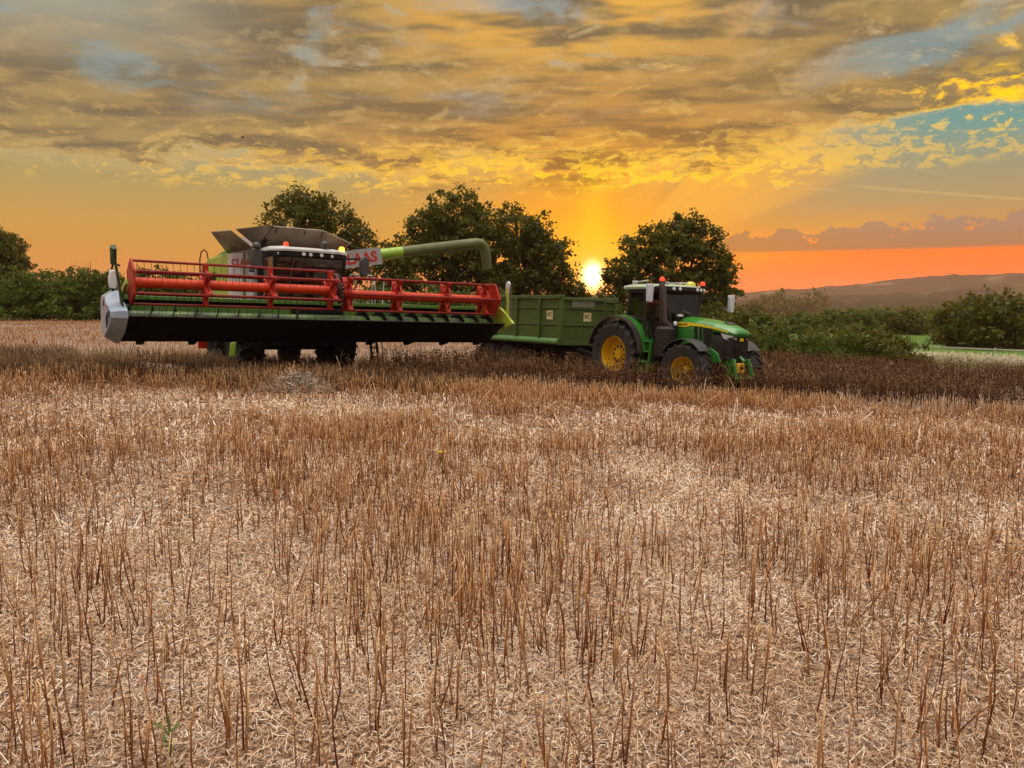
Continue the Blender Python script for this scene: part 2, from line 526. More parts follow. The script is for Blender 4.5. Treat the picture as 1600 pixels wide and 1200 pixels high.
# ---------------------------------------------------------------- lie of the land
def terr(x, y):
    x = np.asarray(x, dtype=np.float64); y = np.asarray(y, dtype=np.float64)
    yp = np.maximum(y, 0)
    a = -0.90 * (1 - np.exp(-(yp / 13.0) ** 1.5))
    ramp = np.clip(yp / 20.0, 0, 1)
    tilt = -0.04 * np.clip(x, -20, 25) * ramp * np.where(y > 0, 1, 0)
    u = np.maximum(.75 * x + .66 * y - 40.0, -300)
    sp = np.where(u > 60, u, 6.0 * np.log1p(np.exp(np.minimum(u, 60) / 6.0)))
    drop = -32.0 * (1 - np.exp(-sp / 1100.0))
    bump = (vnoise(x, y, .35, 3) - .5) * .10 + (vnoise(x, y, 1.3, 5) - .5) * .035
    return a + tilt + drop + bump * np.clip(60 / np.maximum(np.hypot(x, y), 1), 0, 1)
def tz(x, y): return float(terr(x, y))
# ---------------------------------------------------------------- ground
gm = bpy.data.materials.new('field_soil'); gm.use_nodes = True
G = Nodes(gm.node_tree); gb = gm.node_tree.nodes['Principled BSDF']
gp = G.n('ShaderNodeNewGeometry').outputs['Position']
gx, gy, gz_ = G.sep(gp)
fine = G.noise(gp, 38.0, 6.0, .72)
mid = G.noise(gp, 2.6, 5.0, .6)
big = G.noise(gp, .35, 3.0, .5)
chaff = G.ramp(fine, [(.36, (.03, .015, .008)), (.48, (.14, .075, .042)), (.58, (.36, .22, .13)), (.72, (.66, .50, .37))])
grey = G.ramp(fine, [(.36, (.05, .03, .022)), (.48, (.20, .135, .10)), (.60, (.46, .36, .29)), (.72, (.70, .60, .53))])
soil = G.mix(G.ss(G.add(G.mul(mid, .6), G.mul(big, .4)), .44, .62), chaff, grey)
uu = G.sub(G.add(G.mul(gx, .75), G.mul(gy, .66)), 40.0)
grass = G.mix(G.ss(mid, .3, .7), (.045, .10, .012), (.085, .16, .02))
vor = G.n('ShaderNodeTexVoronoi'); G.put(vor.inputs['Vector'], gp); vor.inputs['Scale'].default_value = .0042
vc = G.sep(vor.outputs['Color'])[0]
plain = G.ramp(vc, [(.0, (.06, .10, .025)), (.35, (.10, .13, .035)), (.55, (.34, .25, .13)), (.75, (.42, .32, .18)), (1.0, (.07, .11, .03))], 'CONSTANT')
far_c = G.mix(G.ss(uu, 260., 330.), grass, plain)
edge_n = G.add(uu, G.mul(G.sub(big, .5), 14.0))
gcol = G.mix(G.ss(edge_n, 6.0, 14.0), soil, far_c)
G.put(gb.inputs['Base Color'], gcol)
gb.inputs['Roughness'].default_value = .9
gb.inputs['Specular IOR Level'].default_value = .15
bp = G.n('ShaderNodeBump'); bp.inputs['Strength'].default_value = .8; bp.inputs['Distance'].default_value = .03
G.put(bp.inputs['Height'], G.add(G.noise(gp, 22.0, 5.0, .7), G.mul(mid, 1.5))); G.L.new(bp.outputs[0], gb.inputs['Normal'])

rr = np.concatenate([[0.0], np.geomspace(.6, 3000, 180)])
aa = np.linspace(0, 2 * np.pi, 361)[:-1]
RR, AA = np.meshgrid(rr[1:], aa, indexing='ij')
gX = np.concatenate([[0.0], (RR * np.sin(AA)).ravel()]); gY = np.concatenate([[0.0], (RR * np.cos(AA)).ravel()])
gV = np.stack([gX, gY, terr(gX, gY)], 1)
na = len(aa); ids = 1 + np.arange(len(gX) - 1).reshape(len(rr) - 1, na)
q = np.stack([ids[:-1], np.roll(ids[:-1], -1, 1), np.roll(ids[1:], -1, 1), ids[1:]], -1).reshape(-1, 4)
c0 = np.stack([np.zeros(na, int), ids[0], np.roll(ids[0], -1), np.roll(ids[0], -1)], 1)
gobj = np_mesh('ground', gV, q[:, ::-1], gm, smooth=True)
tag(gobj, kind='structure')

# ---------------------------------------------------------------- distant ridges
def hill(az0, az1, dist, depth, prof, mat, rough_h, rough_s, seed):
    na_, nd_ = 260, 14
    A = np.radians(np.linspace(az0, az1, na_)); D = np.linspace(dist - depth, dist + depth, nd_)
    AA_, DD_ = np.meshgrid(A, D, indexing='ij')
    top = np.interp(np.degrees(AA_), [p[0] for p in prof], [p[1] for p in prof])     # elevation of the crest in degrees
    crest = CAM_Z + np.tan(np.radians(top)) * dist
    w = np.cos(np.clip((DD_ - dist) / depth, -1, 1) * np.pi / 2) ** 1.2
    X = DD_ * np.sin(AA_); Y = DD_ * np.cos(AA_)
    base = -33.5
    Z = base + (crest - base) * w + (vnoise(X, Y, rough_s, seed) + .6 * vnoise(X, Y, rough_s * 2.7, seed + 1) - .8) * rough_h * np.sqrt(w)
    Z[:, 0] = base - 1.5; Z[:, -1] = base - 1.5
    i = np.arange(na_ * nd_).reshape(na_, nd_)
    Fq = np.stack([i[:-1, :-1], i[1:, :-1], i[1:, 1:], i[:-1, 1:]], -1).reshape(-1, 4)
    o = np_mesh('hills', np.stack([X.ravel(), Y.ravel(), Z.ravel()], 1), Fq, mat, smooth=True)
    return tag(o, kind='structure')

hm = bpy.data.materials.new('wooded_hill'); hm.use_nodes = True
H = Nodes(hm.node_tree); hb = hm.node_tree.nodes['Principled BSDF']
hp = H.n('ShaderNodeNewGeometry').outputs['Position']
hv = H.n('ShaderNodeTexVoronoi'); H.put(hv.inputs['Vector'], hp); hv.inputs['Scale'].default_value = .011
hcell = H.sep(hv.outputs['Color'])[0]
hwood = H.ramp(H.noise(hp, .05, 6.0, .7), [(.3, (.010, .014, .008)), (.55, (.025, .030, .014)), (.75, (.045, .045, .022))])
hfield = H.ramp(hcell, [(.0, (.03, .035, .016)), (.55, (.05, .055, .02)), (.72, (.11, .085, .05)), (.86, (.10, .11, .04))], 'CONSTANT')
H.put(hb.inputs['Base Color'], H.mix(H.ss(H.noise(hp, .008, 4.0, .6), .5, .56), hwood, hfield))
hb.inputs['Roughness'].default_value = 1.0; hb.inputs['Specular IOR Level'].default_value = 0.0
hill(-60, 52, 2300, 300, [(-60, .5), (-20, .35), (5, .45), (15, .5), (17.5, .62), (22, .95), (26, 1.35), (29.5, 1.65), (31, 1.62), (33.5, 1.75), (40, 1.9), (52, 1.5)], hm, 7, .028, 11)
hill(12, 52, 1500, 170, [(12, -.1), (16.5, .05), (20, .2), (24, .35), (27, .42), (30, .72), (32, .78), (34, .95), (40, 1.1), (52, .6)], hm, 8, .035, 23)
hill(14, 50, 1050, 100, [(14, -.35), (17, -.2), (19, -.15), (22, -.2), (25, -.1), (28, .0), (31, .15), (34, .3), (50, .2)], hm, 8, .055, 37)

# ---------------------------------------------------------------- foliage
def leaf_cloud(P, size, rg, flat=.0):
    """small bent two-quad leaves at points P"""
    n = len(P)
    d = rg.normal(size=(n, 3)); d[:, 2] *= (1 - flat); d /= np.linalg.norm(d, axis=1)[:, None] + 1e-9
    t = rg.normal(size=(n, 3)); s = np.cross(d, t); s /= np.linalg.norm(s, axis=1)[:, None] + 1e-9
    nn = np.cross(d, s)
    L = (size * rg.uniform(.6, 1.4, n))[:, None]; Wd = L * rg.uniform(.28, .45, n)[:, None]
    a = P - d * L * .5; b = P + s * Wd + nn * L * .08; c = P + d * L * .5; e = P - s * Wd + nn * L * .08
    V = np.stack([a, b, c, e], 1).reshape(-1, 3)
    F = np.arange(4 * n).reshape(n, 4)
    return V, F

def crown_points(lobes, n, rg, clump=.5, shell=.55, per=34):
    """clumps of leaves gathered near the outside of several ellipsoid lobes"""
    vol = np.array([l[3] * l[4] * l[5] for l in lobes]) ** .75; vol /= vol.sum()
    nc = max(int(n / per), 1)
    which = rg.choice(len(lobes), nc, p=vol)
    Lb = np.array(lobes)[which]
    d = rg.normal(size=(nc, 3)); d /= np.linalg.norm(d, axis=1)[:, None]
    r = shell + (1 - shell) * rg.uniform(0, 1, nc) ** .6
    r *= 1 + rg.normal(0, .13, nc)
    C = Lb[:, :3] + d * Lb[:, 3:6] * r[:, None]
    k = rg.integers(0, nc, n)
    cs = clump * rg.uniform(.55, 1.25, nc)
    off = rg.normal(size=(n, 3)) * .5
    P = C[k] + off * cs[k][:, None] * np.array([1, 1, .8])
    tone = rg.uniform(0, 1, nc)
    return P, np.clip(tone[k] * .75 + rg.uniform(0, .25, n), 0, 1)

bark = paint('bark', (.06, .045, .03), (.03, .022, .015), rough=.9, scale=6, bump=.6, spec=.1)
oak_leaf = leaf_mat('oak_leaf', [(.1, (.018, .028, .003)), (.45, (.046, .064, .006)), (.75, (.080, .098, .009)), (1, (.115, .125, .014))], trans=(.22, .16, .008), tw=.26)
bush_leaf = leaf_mat('bush_leaf', [(.1, (.016, .036, .004)), (.45, (.045, .088, .008)), (.75, (.085, .13, .012)), (1, (.13, .17, .018))], trans=(.2, .2, .015), tw=.28)
pale_leaf = leaf_mat('willow_leaf', [(.1, (.03, .04, .008)), (.45, (.07, .085, .014)), (.75, (.11, .12, .02)), (1, (.16, .16, .03))], trans=(.22, .18, .02), tw=.3)

def tree(name, label, cat, group, x, y, lobes, n, size, mat=oak_leaf, trunk_r=.32, seed=1, clump=.55, sink=.3, shell=.5, per=34, zs=1.0):
    """lobes are (dx, dy, z, rx, ry, rz) about the foot of the trunk"""
    lobes = [(l[0], l[1], l[2] * zs, l[3], l[4], l[5] * zs) for l in lobes]
    rg = np.random.default_rng(seed)
    z0 = tz(x, y) - sink
    root = empty(name, (x, y, z0))
    tag(root, label, cat, group)
    P, tone = crown_points(lobes, n, rg, clump, shell, per)
    V, F = leaf_cloud(P, size, rg)
    np_mesh('crown', V, F, mat, root, {'rnd': np.repeat(tone, 4)})
    tb = MB()
    top = max(l[2] for l in lobes)
    hub = min(l[2] - l[5] * .6 for l in lobes); hub = max(min(hub, top * .5), .5)
    tb.tube([(0, 0, -.2), (.04, .02, hub * .5), (0, .05, hub), (.1, 0, top * .8)], [trunk_r * 1.25, trunk_r, trunk_r * .8, trunk_r * .3], 9)
    for l in lobes:
        c = Vector(l[:3]); s = Vector((0, 0, hub * rg.uniform(.75, 1.0)))
        m_ = (s + c) / 2 + Vector((rg.normal() * .3, rg.normal() * .3, -.3))
        tb.tube([s, m_, c, c + Vector((rg.normal() * .4, rg.normal() * .4, l[5] * .6))], [trunk_r * .5, trunk_r * .34, trunk_r * .2, trunk_r * .08], 6)
        for k in range(3):
            e = c + Vector((rg.normal() * l[3] * .5, rg.normal() * l[4] * .5, rg.normal() * l[5] * .5))
            tb.tube([m_, (m_ + e) / 2 + Vector((0, 0, .15)), e], [trunk_r * .2, trunk_r * .12, trunk_r * .04], 5)
    tb.build('trunk', bark, root)
    return root

def bush(label, x, y, lobes, n, size, mat=bush_leaf, seed=1, name='bush', cat='bush', group=None, clump=.4, twigs=12, sink=.15, shell=.45):
    rg = np.random.default_rng(seed)
    root = empty(name, (x, y, tz(x, y) - sink))
    tag(root, label, cat, group)
    P, tone = crown_points(lobes, n, rg, clump, shell)
    P[:, 2] = np.maximum(P[:, 2], rg.uniform(.05, .5, len(P)))
    V, F = leaf_cloud(P, size, rg)
    np_mesh('foliage', V, F, mat, root, {'rnd': np.repeat(tone, 4)})
    tb = MB()
    for k in range(twigs):
        l = lobes[k % len(lobes)]
        e = Vector((l[0] + rg.normal() * l[3] * .45, l[1] + rg.normal() * l[4] * .45, l[2] + l[5] * rg.uniform(.6, 1.12)))
        b0 = Vector((l[0] * .6 + rg.normal() * .2, l[1] * .6 + rg.normal() * .2, -.1))
        tb.tube([b0, (b0 + e) / 2 + Vector((rg.normal() * .2, rg.normal() * .2, 0)), e], [.05, .03, .008], 5)
    tb.build('stem', bark, root)
    return root

def at(px, d):                       # ground position that lies d metres ahead under photo column px
    return (px - 800) / FPX * d, d

TG = 'tall trees along the field edge'
x, y = at(492, 62)
tree('oak_tree', 'broad oak rising behind the raised grain tank of the combine', 'tree', TG, x, y,
     [(-.9, 0, 8.3, 2.7, 2.6, 2.4), (1.4, .4, 8.0, 2.4, 2.4, 2.5), (-3.1, .2, 6.6, 2.0, 2.2, 1.7), (3.6, -.3, 6.9, 1.5, 1.8, 1.6), (.3, -.5, 6.0, 3.2, 2.6, 2.0), (2.4, .5, 5.0, 2.6, 2.0, 1.6), (-.2, 0, 9.6, 1.9, 1.7, 1.3), (-4.0, 0, 5.4, 1.5, 1.6, 1.3), (-2.0, 0, 4.6, 2.8, 2.2, 1.8), (4.4, 0, 5.4, 1.1, 1.3, 1.2)], 24000, .24, seed=3, clump=.5, shell=.4)
x, y = at(705, 62)
tree('oak_tree', 'large rounded oak behind the bend of the combine unloading pipe', 'tree', TG, x, y,
     [(.3, 0, 8.3, 2.6, 2.4, 2.3), (-2.2, .3, 6.8, 2.2, 2.2, 2.0), (2.2, -.2, 7.4, 2.0, 2.2, 2.1), (-.5, -.4, 5.2, 3.8, 2.6, 2.2), (-4.2, 0, 5.2, 1.8, 1.8, 1.9), (1.5, 0, 3.6, 3.2, 2.2, 1.9), (-3, 0, 3.2, 2.8, 2.0, 1.8), (-5.0, 0, 4.4, 1.6, 1.5, 2.2), (.2, 0, 6.4, 2.8, 2.2, 2.2), (3.4, 0, 6.6, 1.8, 1.8, 2.0), (-1.6, 0, 7.8, 1.8, 1.8, 1.7), (3.6, 0, 4.4, 2.0, 2.0, 2.4)], 31000, .24, seed=5, clump=.5, shell=.4, zs=1.09)
x, y = at(818, 64)
tree('oak_tree', 'oak sloping down to the low sun on its right, behind the trailer', 'tree', TG, x, y,
     [(-.6, 0, 8.0, 1.8, 2.0, 2.1), (1.0, .2, 7.4, 1.6, 2.0, 1.9), (2.1, 0, 5.6, 2.0, 2.0, 1.9), (0, -.3, 5.2, 2.6, 2.2, 2.2), (3.3, .2, 3.9, 1.7, 1.7, 1.6), (4.3, 0, 2.5, 1.4, 1.5, 1.4), (1.0, 0, 3.0, 3.0, 2.2, 2.0)], 24000, .24, seed=8, clump=.5, shell=.4, zs=1.09)
x, y = at(1046, 60)
tree('oak_tree', 'dark spreading oak directly behind the tractor cab', 'tree', TG, x, y,
     [(.5, 0, 8.5, 2.0, 1.8, 1.9), (-2.0, .2, 7.6, 1.9, 2.0, 1.8), (2.1, -.2, 8.0, 1.8, 2.0, 1.7), (-.2, -.5, 6.6, 3.2, 2.6, 2.2), (-3.4, 0, 5.6, 1.9, 1.9, 1.5), (3.4, 0, 6.2, 1.6, 1.8, 1.6), (-2.0, 0, 4.4, 2.8, 2.2, 1.6), (2.4, 0, 4.4, 2.4, 2.0, 1.6), (4.4, 0, 4.3, 1.1, 1.3, 1.2), (0, 0, 2.8, 4.2, 2.4, 1.8), (-4.4, 0, 4.0, 1.2, 1.4, 1.5), (-4.9, 0, 2.6, 1.1, 1.2, 1.3)], 29000, .24, seed=13, clump=.48, shell=.4)
x, y = at(2, 82)
tree('oak_tree', 'round oak standing above the hedge at the far left edge', 'tree', TG, x, y,
     [(.6, 0, 7.3, 2.4, 2.2, 2.0), (-2.6, 0, 7.4, 2.8, 2.2, 2.2), (1.7, 0, 5.8, 1.7, 1.8, 1.6), (-1.0, 0, 5.0, 3.2, 2.4, 2.2), (-.8, 0, 8.2, 2.2, 2.0, 1.6), (.4, 0, 6.2, 2.6, 2.2, 2.0)], 20000, .27, seed=17)

HG = 'hedge bushes along the left field edge'
hedge = [(-15, 70, 3.2, 4.9, 'tall dark green bush at the far left end of the hedge'),
         (42, 68, 2.9, 4.6, 'mid green bush in the hedge under the round oak'),
         (92, 69, 2.6, 4.9, 'domed green bush in the hedge between the round oak and the twiggy bush'),
         (140, 66, 2.7, 5.1, 'twiggy topped bush in the hedge left of the white header end shield'),
         (196, 69, 2.6, 4.7, 'dark bush in the hedge directly behind the raised side knife at the left'),
         (250, 67, 2.7, 5.0, 'feathery topped bush seen through the left end of the red reel'),
         (304, 70, 2.4, 4.2, 'low bush in the hedge beside the rear of the combine'),
         (362, 72, 2.8, 4.4, 'bush in the hedge hidden mostly by the combine body')]
for k, (pxx, d, r, h, lab) in enumerate(hedge):
    x, y = at(pxx, d)
    rg = np.random.default_rng(50 + k)
    lb = [(rg.normal() * .3, 0, h * .62, r * .75, r * .8, h * .36), (-r * .55, .2, h * .42, r * .7, r * .7, h * .38), (r * .55, -.2, h * .42, r * .7, r * .7, h * .40), (0, -r * .4, h * .25, r * 1.0, r * .6, h * .28)]
    bush(lab, x, y, lb, 9000, .23, seed=60 + k, group=HG, name='hedge_bush', twigs=34 if k in (3, 5) else 18)

SG = 'scrub below the tall trees'
scrub = [(600, 56, 2.4, 3.6, bush_leaf, 'dark scrub bush behind the combine unloading pipe and cab ladder'),
         (660, 54, 2.4, 3.8, bush_leaf, 'dark green scrub under the straight part of the unloading pipe'),
         (722, 55, 2.3, 3.6, bush_leaf, 'shady green scrub just left of the pipe spout'),
         (792, 50, 2.1, 3.5, pale_leaf, 'yellowish green bush between the pipe spout and the grain trailer'),
         (858, 54, 1.9, 2.6, bush_leaf, 'low scrub behind the grain trailer left of the sun'),
         (968, 55, 2.3, 3.0, bush_leaf, 'dark scrub behind the tractor cab roof'),
         (1120, 52, 2.2, 3.4, oak_leaf, 'dark scrub bush behind the tractor left mirror'),
         (1168, 50, 1.9, 3.1, oak_leaf, 'dark rounded bush right of the tractor bonnet'),
         (1196, 47, 1.1, 2.4, bush_leaf, 'small dark round bush furthest right of the scrub by the tractor nose')]
for k, (pxx, d, r, h, mt, lab) in enumerate(scrub):
    x, y = at(pxx, d)
    lb = [(0, 0, h * .62, r * .8, r * .8, h * .36), (-r * .5, .2, h * .42, r * .65, r * .7, h * .38), (r * .5, -.2, h * .42, r * .65, r * .7, h * .38), (0, -r * .3, h * .22, r * 1.0, r * .6, h * .26)]
    bush(lab, x, y, lb, 5200, .2, mat=mt, seed=90 + k, group=SG, name='scrub_bush')

BG = 'bushes along the slope at the right'
rb = [(1195, 44, 1.5, 1.9, pale_leaf, 'yellow green bush beside the tractor front wheel'),
      (1236, 43, 1.5, 1.8, bush_leaf, 'green bush on the slope two places right of the tractor'),
      (1282, 44, 1.6, 1.7, pale_leaf, 'pale grassy bush in the middle of the slope bushes'),
      (1318, 42, 1.5, 1.6, bush_leaf, 'low spreading green bush left of the dark domed bush'),
      (1352, 45, 1.6, 2.1, pale_leaf, 'light green bush rising behind the dark domed bush'),
      (1388, 41, 1.55, 1.95, oak_leaf, 'dark domed bush at the right end of the slope bushes beside the meadow')]
for k, (pxx, d, r, h, mt, lab) in enumerate(rb):
    x, y = at(pxx, d)
    h *= 1.14; r *= 1.1
    lb = [(0, 0, h * .58, r * .85, r * .8, h * .40), (-r * .6, .2, h * .38, r * .7, r * .7, h * .36), (r * .6, -.1, h * .36, r * .7, r * .7, h * .36), (0, -.5, h * .2, r * 1.1, r * .6, h * .25)]
    bush(lab, x, y, lb, 4200, .14, mat=mt, seed=120 + k, group=BG, name='slope_bush', clump=.3)

# trees standing down the slope on the right
VG = 'trees in the valley at the right'
vt = [(1248, 150, 3.4, 6.0, bush_leaf, 'round bright green tree at the left end of the valley trees'),
      (1292, 165, 4.2, 7.4, bush_leaf, 'leafy green tree second from the left in the valley'),
      (1332, 150, 4.4, 7.8, bush_leaf, 'broad domed tree in the middle of the valley row'),
      (1372, 160, 4.6, 8.0, bush_leaf, 'tall green tree above the dark domed bush'),
      (1412, 158, 4.4, 7.6, oak_leaf, 'dark tree just left of the green meadow gap'),
      (1446, 170, 4.2, 7.6, bush_leaf, 'tree standing at the back of the green meadow'),
      (1476, 92, 1.0, 3.2, pale_leaf, 'small bright yellow green tree at the meadow edge'),
      (1508, 80, 2.7, 8.0, oak_leaf, 'large dark tree right of the meadow'),
      (1552, 76, 3.1, 9.0, oak_leaf, 'tallest dark tree near the right edge'),
      (1604, 80, 3.1, 8.2, bush_leaf, 'dark tree cut off by the right edge'),
      (1590, 190, 5.5, 12.5, bush_leaf, 'yellow green tree rising behind the dark trees at the right edge'),
      (1478, 240, 5.4, 12.0, bush_leaf, 'pale green tree beyond the meadow between two darker ones')]
for k, (pxx, d, r, h, mt, lab) in enumerate(vt):
    x, y = at(pxx, d)
    rg = np.random.default_rng(200 + k)
    h *= .70
    lb = [(rg.normal() * .4, 0, h * .72, r * .7, r * .7, h * .27), (-r * .55, .3, h * .52, r * .6, r * .6, h * .28), (r * .55, -.3, h * .52, r * .6, r * .6, h * .28), (0, -.5, h * .32, r * .95, r * .7, h * .27), (0, 0, h * .15, r * .9, r * .6, h * .16)]
    tree('valley_tree', lab, 'tree', VG, x, y, lb, 3600, .09 * r + .18, mat=mt, trunk_r=.25, seed=220 + k, clump=.9, shell=.5, per=24)

# far woods that read as one mass
def woods(spec, seed):
    rg = np.random.default_rng(seed)
    Vs, Fs, Ts = [], [], []; o = 0
    for (pxx, d, r, h) in spec:
        x, y = at(pxx, d); z = tz(x, y)
        lb = [(x, y, z + h * .6, r * .8, r * .8, h * .4), (x - r * .5, y, z + h * .4, r * .7, r * .7, h * .38), (x + r * .5, y, z + h * .4, r * .7, r * .7, h * .38), (x, y, z + h * .2, r, r * .7, h * .25)]
        P, tone = crown_points(lb, 700, rg, r * .28, .6, 12)
        P[:, 2] = np.maximum(P[:, 2], z)
        V, F = leaf_cloud(P, r * .2, rg)
        Vs.append(V); Fs.append(F + o); Ts.append(np.repeat(tone, 4)); o += len(V)
    return np.concatenate(Vs), np.concatenate(Fs), np.concatenate(Ts)
spec = []
rg = np.random.default_rng(77)
for px0, px1, d, r, h, n in ((1176, 1282, 700, 12, 25, 11), (1285, 1420, 600, 9, 10, 9), (1300, 1640, 780, 12, 13, 16), (1400, 1650, 460, 8, 10, 10), (1560, 1700, 300, 7, 11, 7), (1250, 1640, 880, 13, 12, 14)):
    for k in range(n):
        spec.append((px0 + (px1 - px0) * (k + rg.uniform(.2, .8)) / n, d * rg.uniform(.93, 1.07), r * rg.uniform(.75, 1.25), h * rg.uniform(.75, 1.15)))
V, F, T_ = woods(spec, 78)
tag(np_mesh('woodland', V, F, oak_leaf, None, {'rnd': T_}), 'far woods across the hazy valley at the right', 'woodland', kind='stuff')

# ---------------------------------------------------------------- stubble, straw and standing crop
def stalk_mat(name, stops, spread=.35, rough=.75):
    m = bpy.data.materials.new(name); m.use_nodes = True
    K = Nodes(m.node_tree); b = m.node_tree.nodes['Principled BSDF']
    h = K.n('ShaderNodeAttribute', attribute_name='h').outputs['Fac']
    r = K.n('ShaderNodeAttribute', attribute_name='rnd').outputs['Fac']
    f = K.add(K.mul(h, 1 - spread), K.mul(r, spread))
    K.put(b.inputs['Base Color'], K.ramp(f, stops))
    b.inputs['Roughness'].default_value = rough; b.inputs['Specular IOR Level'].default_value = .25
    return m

def stalks(P, height, lean, rad, rg, sides=4, bend=.12):
    """tapering bent stalks; returns verts, quads, height fraction"""
    n = len(P)
    ts = np.array([0, .4, .75, 1.0]); k = len(ts)
    ang = rg.uniform(0, 2 * np.pi, n); ln = lean
    dirx = np.cos(ang) * ln; diry = np.sin(ang) * ln
    b2 = rg.normal(0, bend, (n, 2))
    C = np.zeros((n, k, 3))
    for i, t in enumerate(ts):
        C[:, i, 0] = P[:, 0] + dirx * t * height + b2[:, 0] * height * (t - t * t)
        C[:, i, 1] = P[:, 1] + diry * t * height + b2[:, 1] * height * (t - t * t)
        C[:, i, 2] = P[:, 2] + height * t * np.sqrt(np.maximum(1 - ln ** 2, .05))
    rr_ = rad[:, None] * np.array([1.0, .85, .72, .6])[None, :]
    a = np.arange(sides) * 2 * np.pi / sides
    V = np.zeros((n, k, sides, 3))
    V[..., 0] = C[:, :, None, 0] + rr_[:, :, None] * np.cos(a)
    V[..., 1] = C[:, :, None, 1] + rr_[:, :, None] * np.sin(a)
    V[..., 2] = C[:, :, None, 2]
    base = np.arange(k * sides).reshape(k, sides)
    q = np.stack([base[:-1], np.roll(base[:-1], -1, 1), np.roll(base[1:], -1, 1), base[1:]], -1).reshape(-1, 4)
    if sides == 4: q = np.concatenate([q, base[-1][None, :]])
    F = (q[None] + (np.arange(n) * k * sides)[:, None, None]).reshape(-1, 4)
    hh = np.broadcast_to(ts[None, :, None], (n, k, sides)).reshape(-1)
    return V.reshape(-1, 3), F, hh

def strips(P, length, width, rg, up=.25, curl=.5):
    """bits of straw: bent flat strips of two quads"""
    n = len(P)
    ang = rg.uniform(0, 2 * np.pi, n); el_ = rg.normal(0, up, n)
    d = np.stack([np.cos(ang) * np.cos(el_), np.sin(ang) * np.cos(el_), np.sin(el_)], 1)
    s = np.cross(d, rg.normal(size=(n, 3)) * .5 + np.array([0, 0, 1.0])); s /= np.linalg.norm(s, axis=1)[:, None] + 1e-9
    nn = np.cross(s, d); kk = rg.normal(0, curl, n)[:, None]
    L = length[:, None]; w = width[:, None] / 2
    a = P - d * L * .5; b = P + nn * kk * L * .35; c = P + d * L * .5
    lift = np.maximum(0, (terr(P[:, 0], P[:, 1]) + .003 - np.minimum.reduce([a[:, 2], b[:, 2], c[:, 2]])))
    for p in (a, b, c): p[:, 2] += lift
    V = np.stack([a - s * w, a + s * w, b - s * w, b + s * w, c - s * w, c + s * w], 1).reshape(-1, 3)
    q = np.array([[0, 1, 3, 2], [2, 3, 5, 4]])
    F = (q[None] + (np.arange(n) * 6)[:, None, None]).reshape(-1, 4)
    return V, F

def wedge(n, r0, r1, rg, half=38.0):
    r = np.sqrt(rg.uniform(r0 ** 2, r1 ** 2, n)); a = np.radians(rg.uniform(-half, half, n))
    return r * np.sin(a), r * np.cos(a)

def front_line(x):        # where the stubble meets the standing crop
    return 20.2 - .02 * x + .35 * np.sin(x * .9) + .3 * np.sin(x * 2.3 + 1) + 1.1 * (vnoise(x, x * 0 + 3.3, .8, 50) - .5)

def patch(x, y):         # flattened, barer swathes
    t = np.clip((.6 * vnoise(x + .3 * y, y * 1.6, .2, 44) + .4 * vnoise(x, y, .55, 45) - .46) / .2, 0, 1)
    return t * t * (3 - 2 * t) * np.clip((18.5 - y) / 4, 0, 1)

rg = np.random.default_rng(31)
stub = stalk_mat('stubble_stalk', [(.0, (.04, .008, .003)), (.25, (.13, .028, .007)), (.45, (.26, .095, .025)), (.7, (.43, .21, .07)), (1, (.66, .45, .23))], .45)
parts = []
for r0, r1, dens in ((1.7, 5.5, 74), (5.5, 11, 88), (11, 21.5, 100)):
    n = int(dens * .66 * (r1 ** 2 - r0 ** 2) * 1.9)
    x, y = wedge(n, r0, r1, rg)
    # plants stand in loose clumps; wheelings and flattened patches are thinner
    cl = vnoise(x, y, 3.2, 1) * .6 + vnoise(x, y, .55, 2) * .5
    bare = np.exp(-(((x + 7.2) / 3.2) ** 2 + ((y - 14.2) / 2.6) ** 2)) + .8 * np.exp(-(((x - 1.0 - .05 * y) / .5) ** 2)) * (y < 12)
    rut = np.exp(-(((x + .45 * y - .3) / .35) ** 2)) * .5
    keep = (rg.uniform(0, 1, n) < np.clip((cl - .22) * 1.35, 0.12, 1) * np.clip(1 - bare * .85 - rut, .08, 1) * (1.08 - .82 * patch(x, y))) & (y < front_line(x) + .5)
    parts.append((x[keep], y[keep]))
x = np.concatenate([p[0] for p in parts]); y = np.concatenate([p[1] for p in parts])
# a few sprouting together from one root
k = rg.uniform(0, 1, len(x)) < .3
x = np.concatenate([x, x[k] + rg.normal(0, .02, k.sum())]); y = np.concatenate([y, y[k] + rg.normal(0, .02, k.sum())])
n = len(x)
hgt = np.clip(rg.normal(.285, .085, n), .05, .54) * (1.12 - .45 * patch(x, y)) * (1 + .25 * (vnoise(x, y, .4, 9) - .5))
lean = np.abs(rg.normal(0, .13, n)); wild = rg.uniform(0, 1, n) < .09 + .25 * (vnoise(x, y, .28, 40) > .62); lean[wild] = rg.uniform(.4, .93, wild.sum())
rad = rg.uniform(.0019, .0048, n) * (1 + np.clip(y - 6, 0, 20) * .03)
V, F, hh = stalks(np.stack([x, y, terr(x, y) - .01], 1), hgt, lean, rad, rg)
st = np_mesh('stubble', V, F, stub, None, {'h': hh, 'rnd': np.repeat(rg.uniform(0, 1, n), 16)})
tag(st, 'brown cut stalks of stubble standing across the field', 'stubble', kind='stuff')

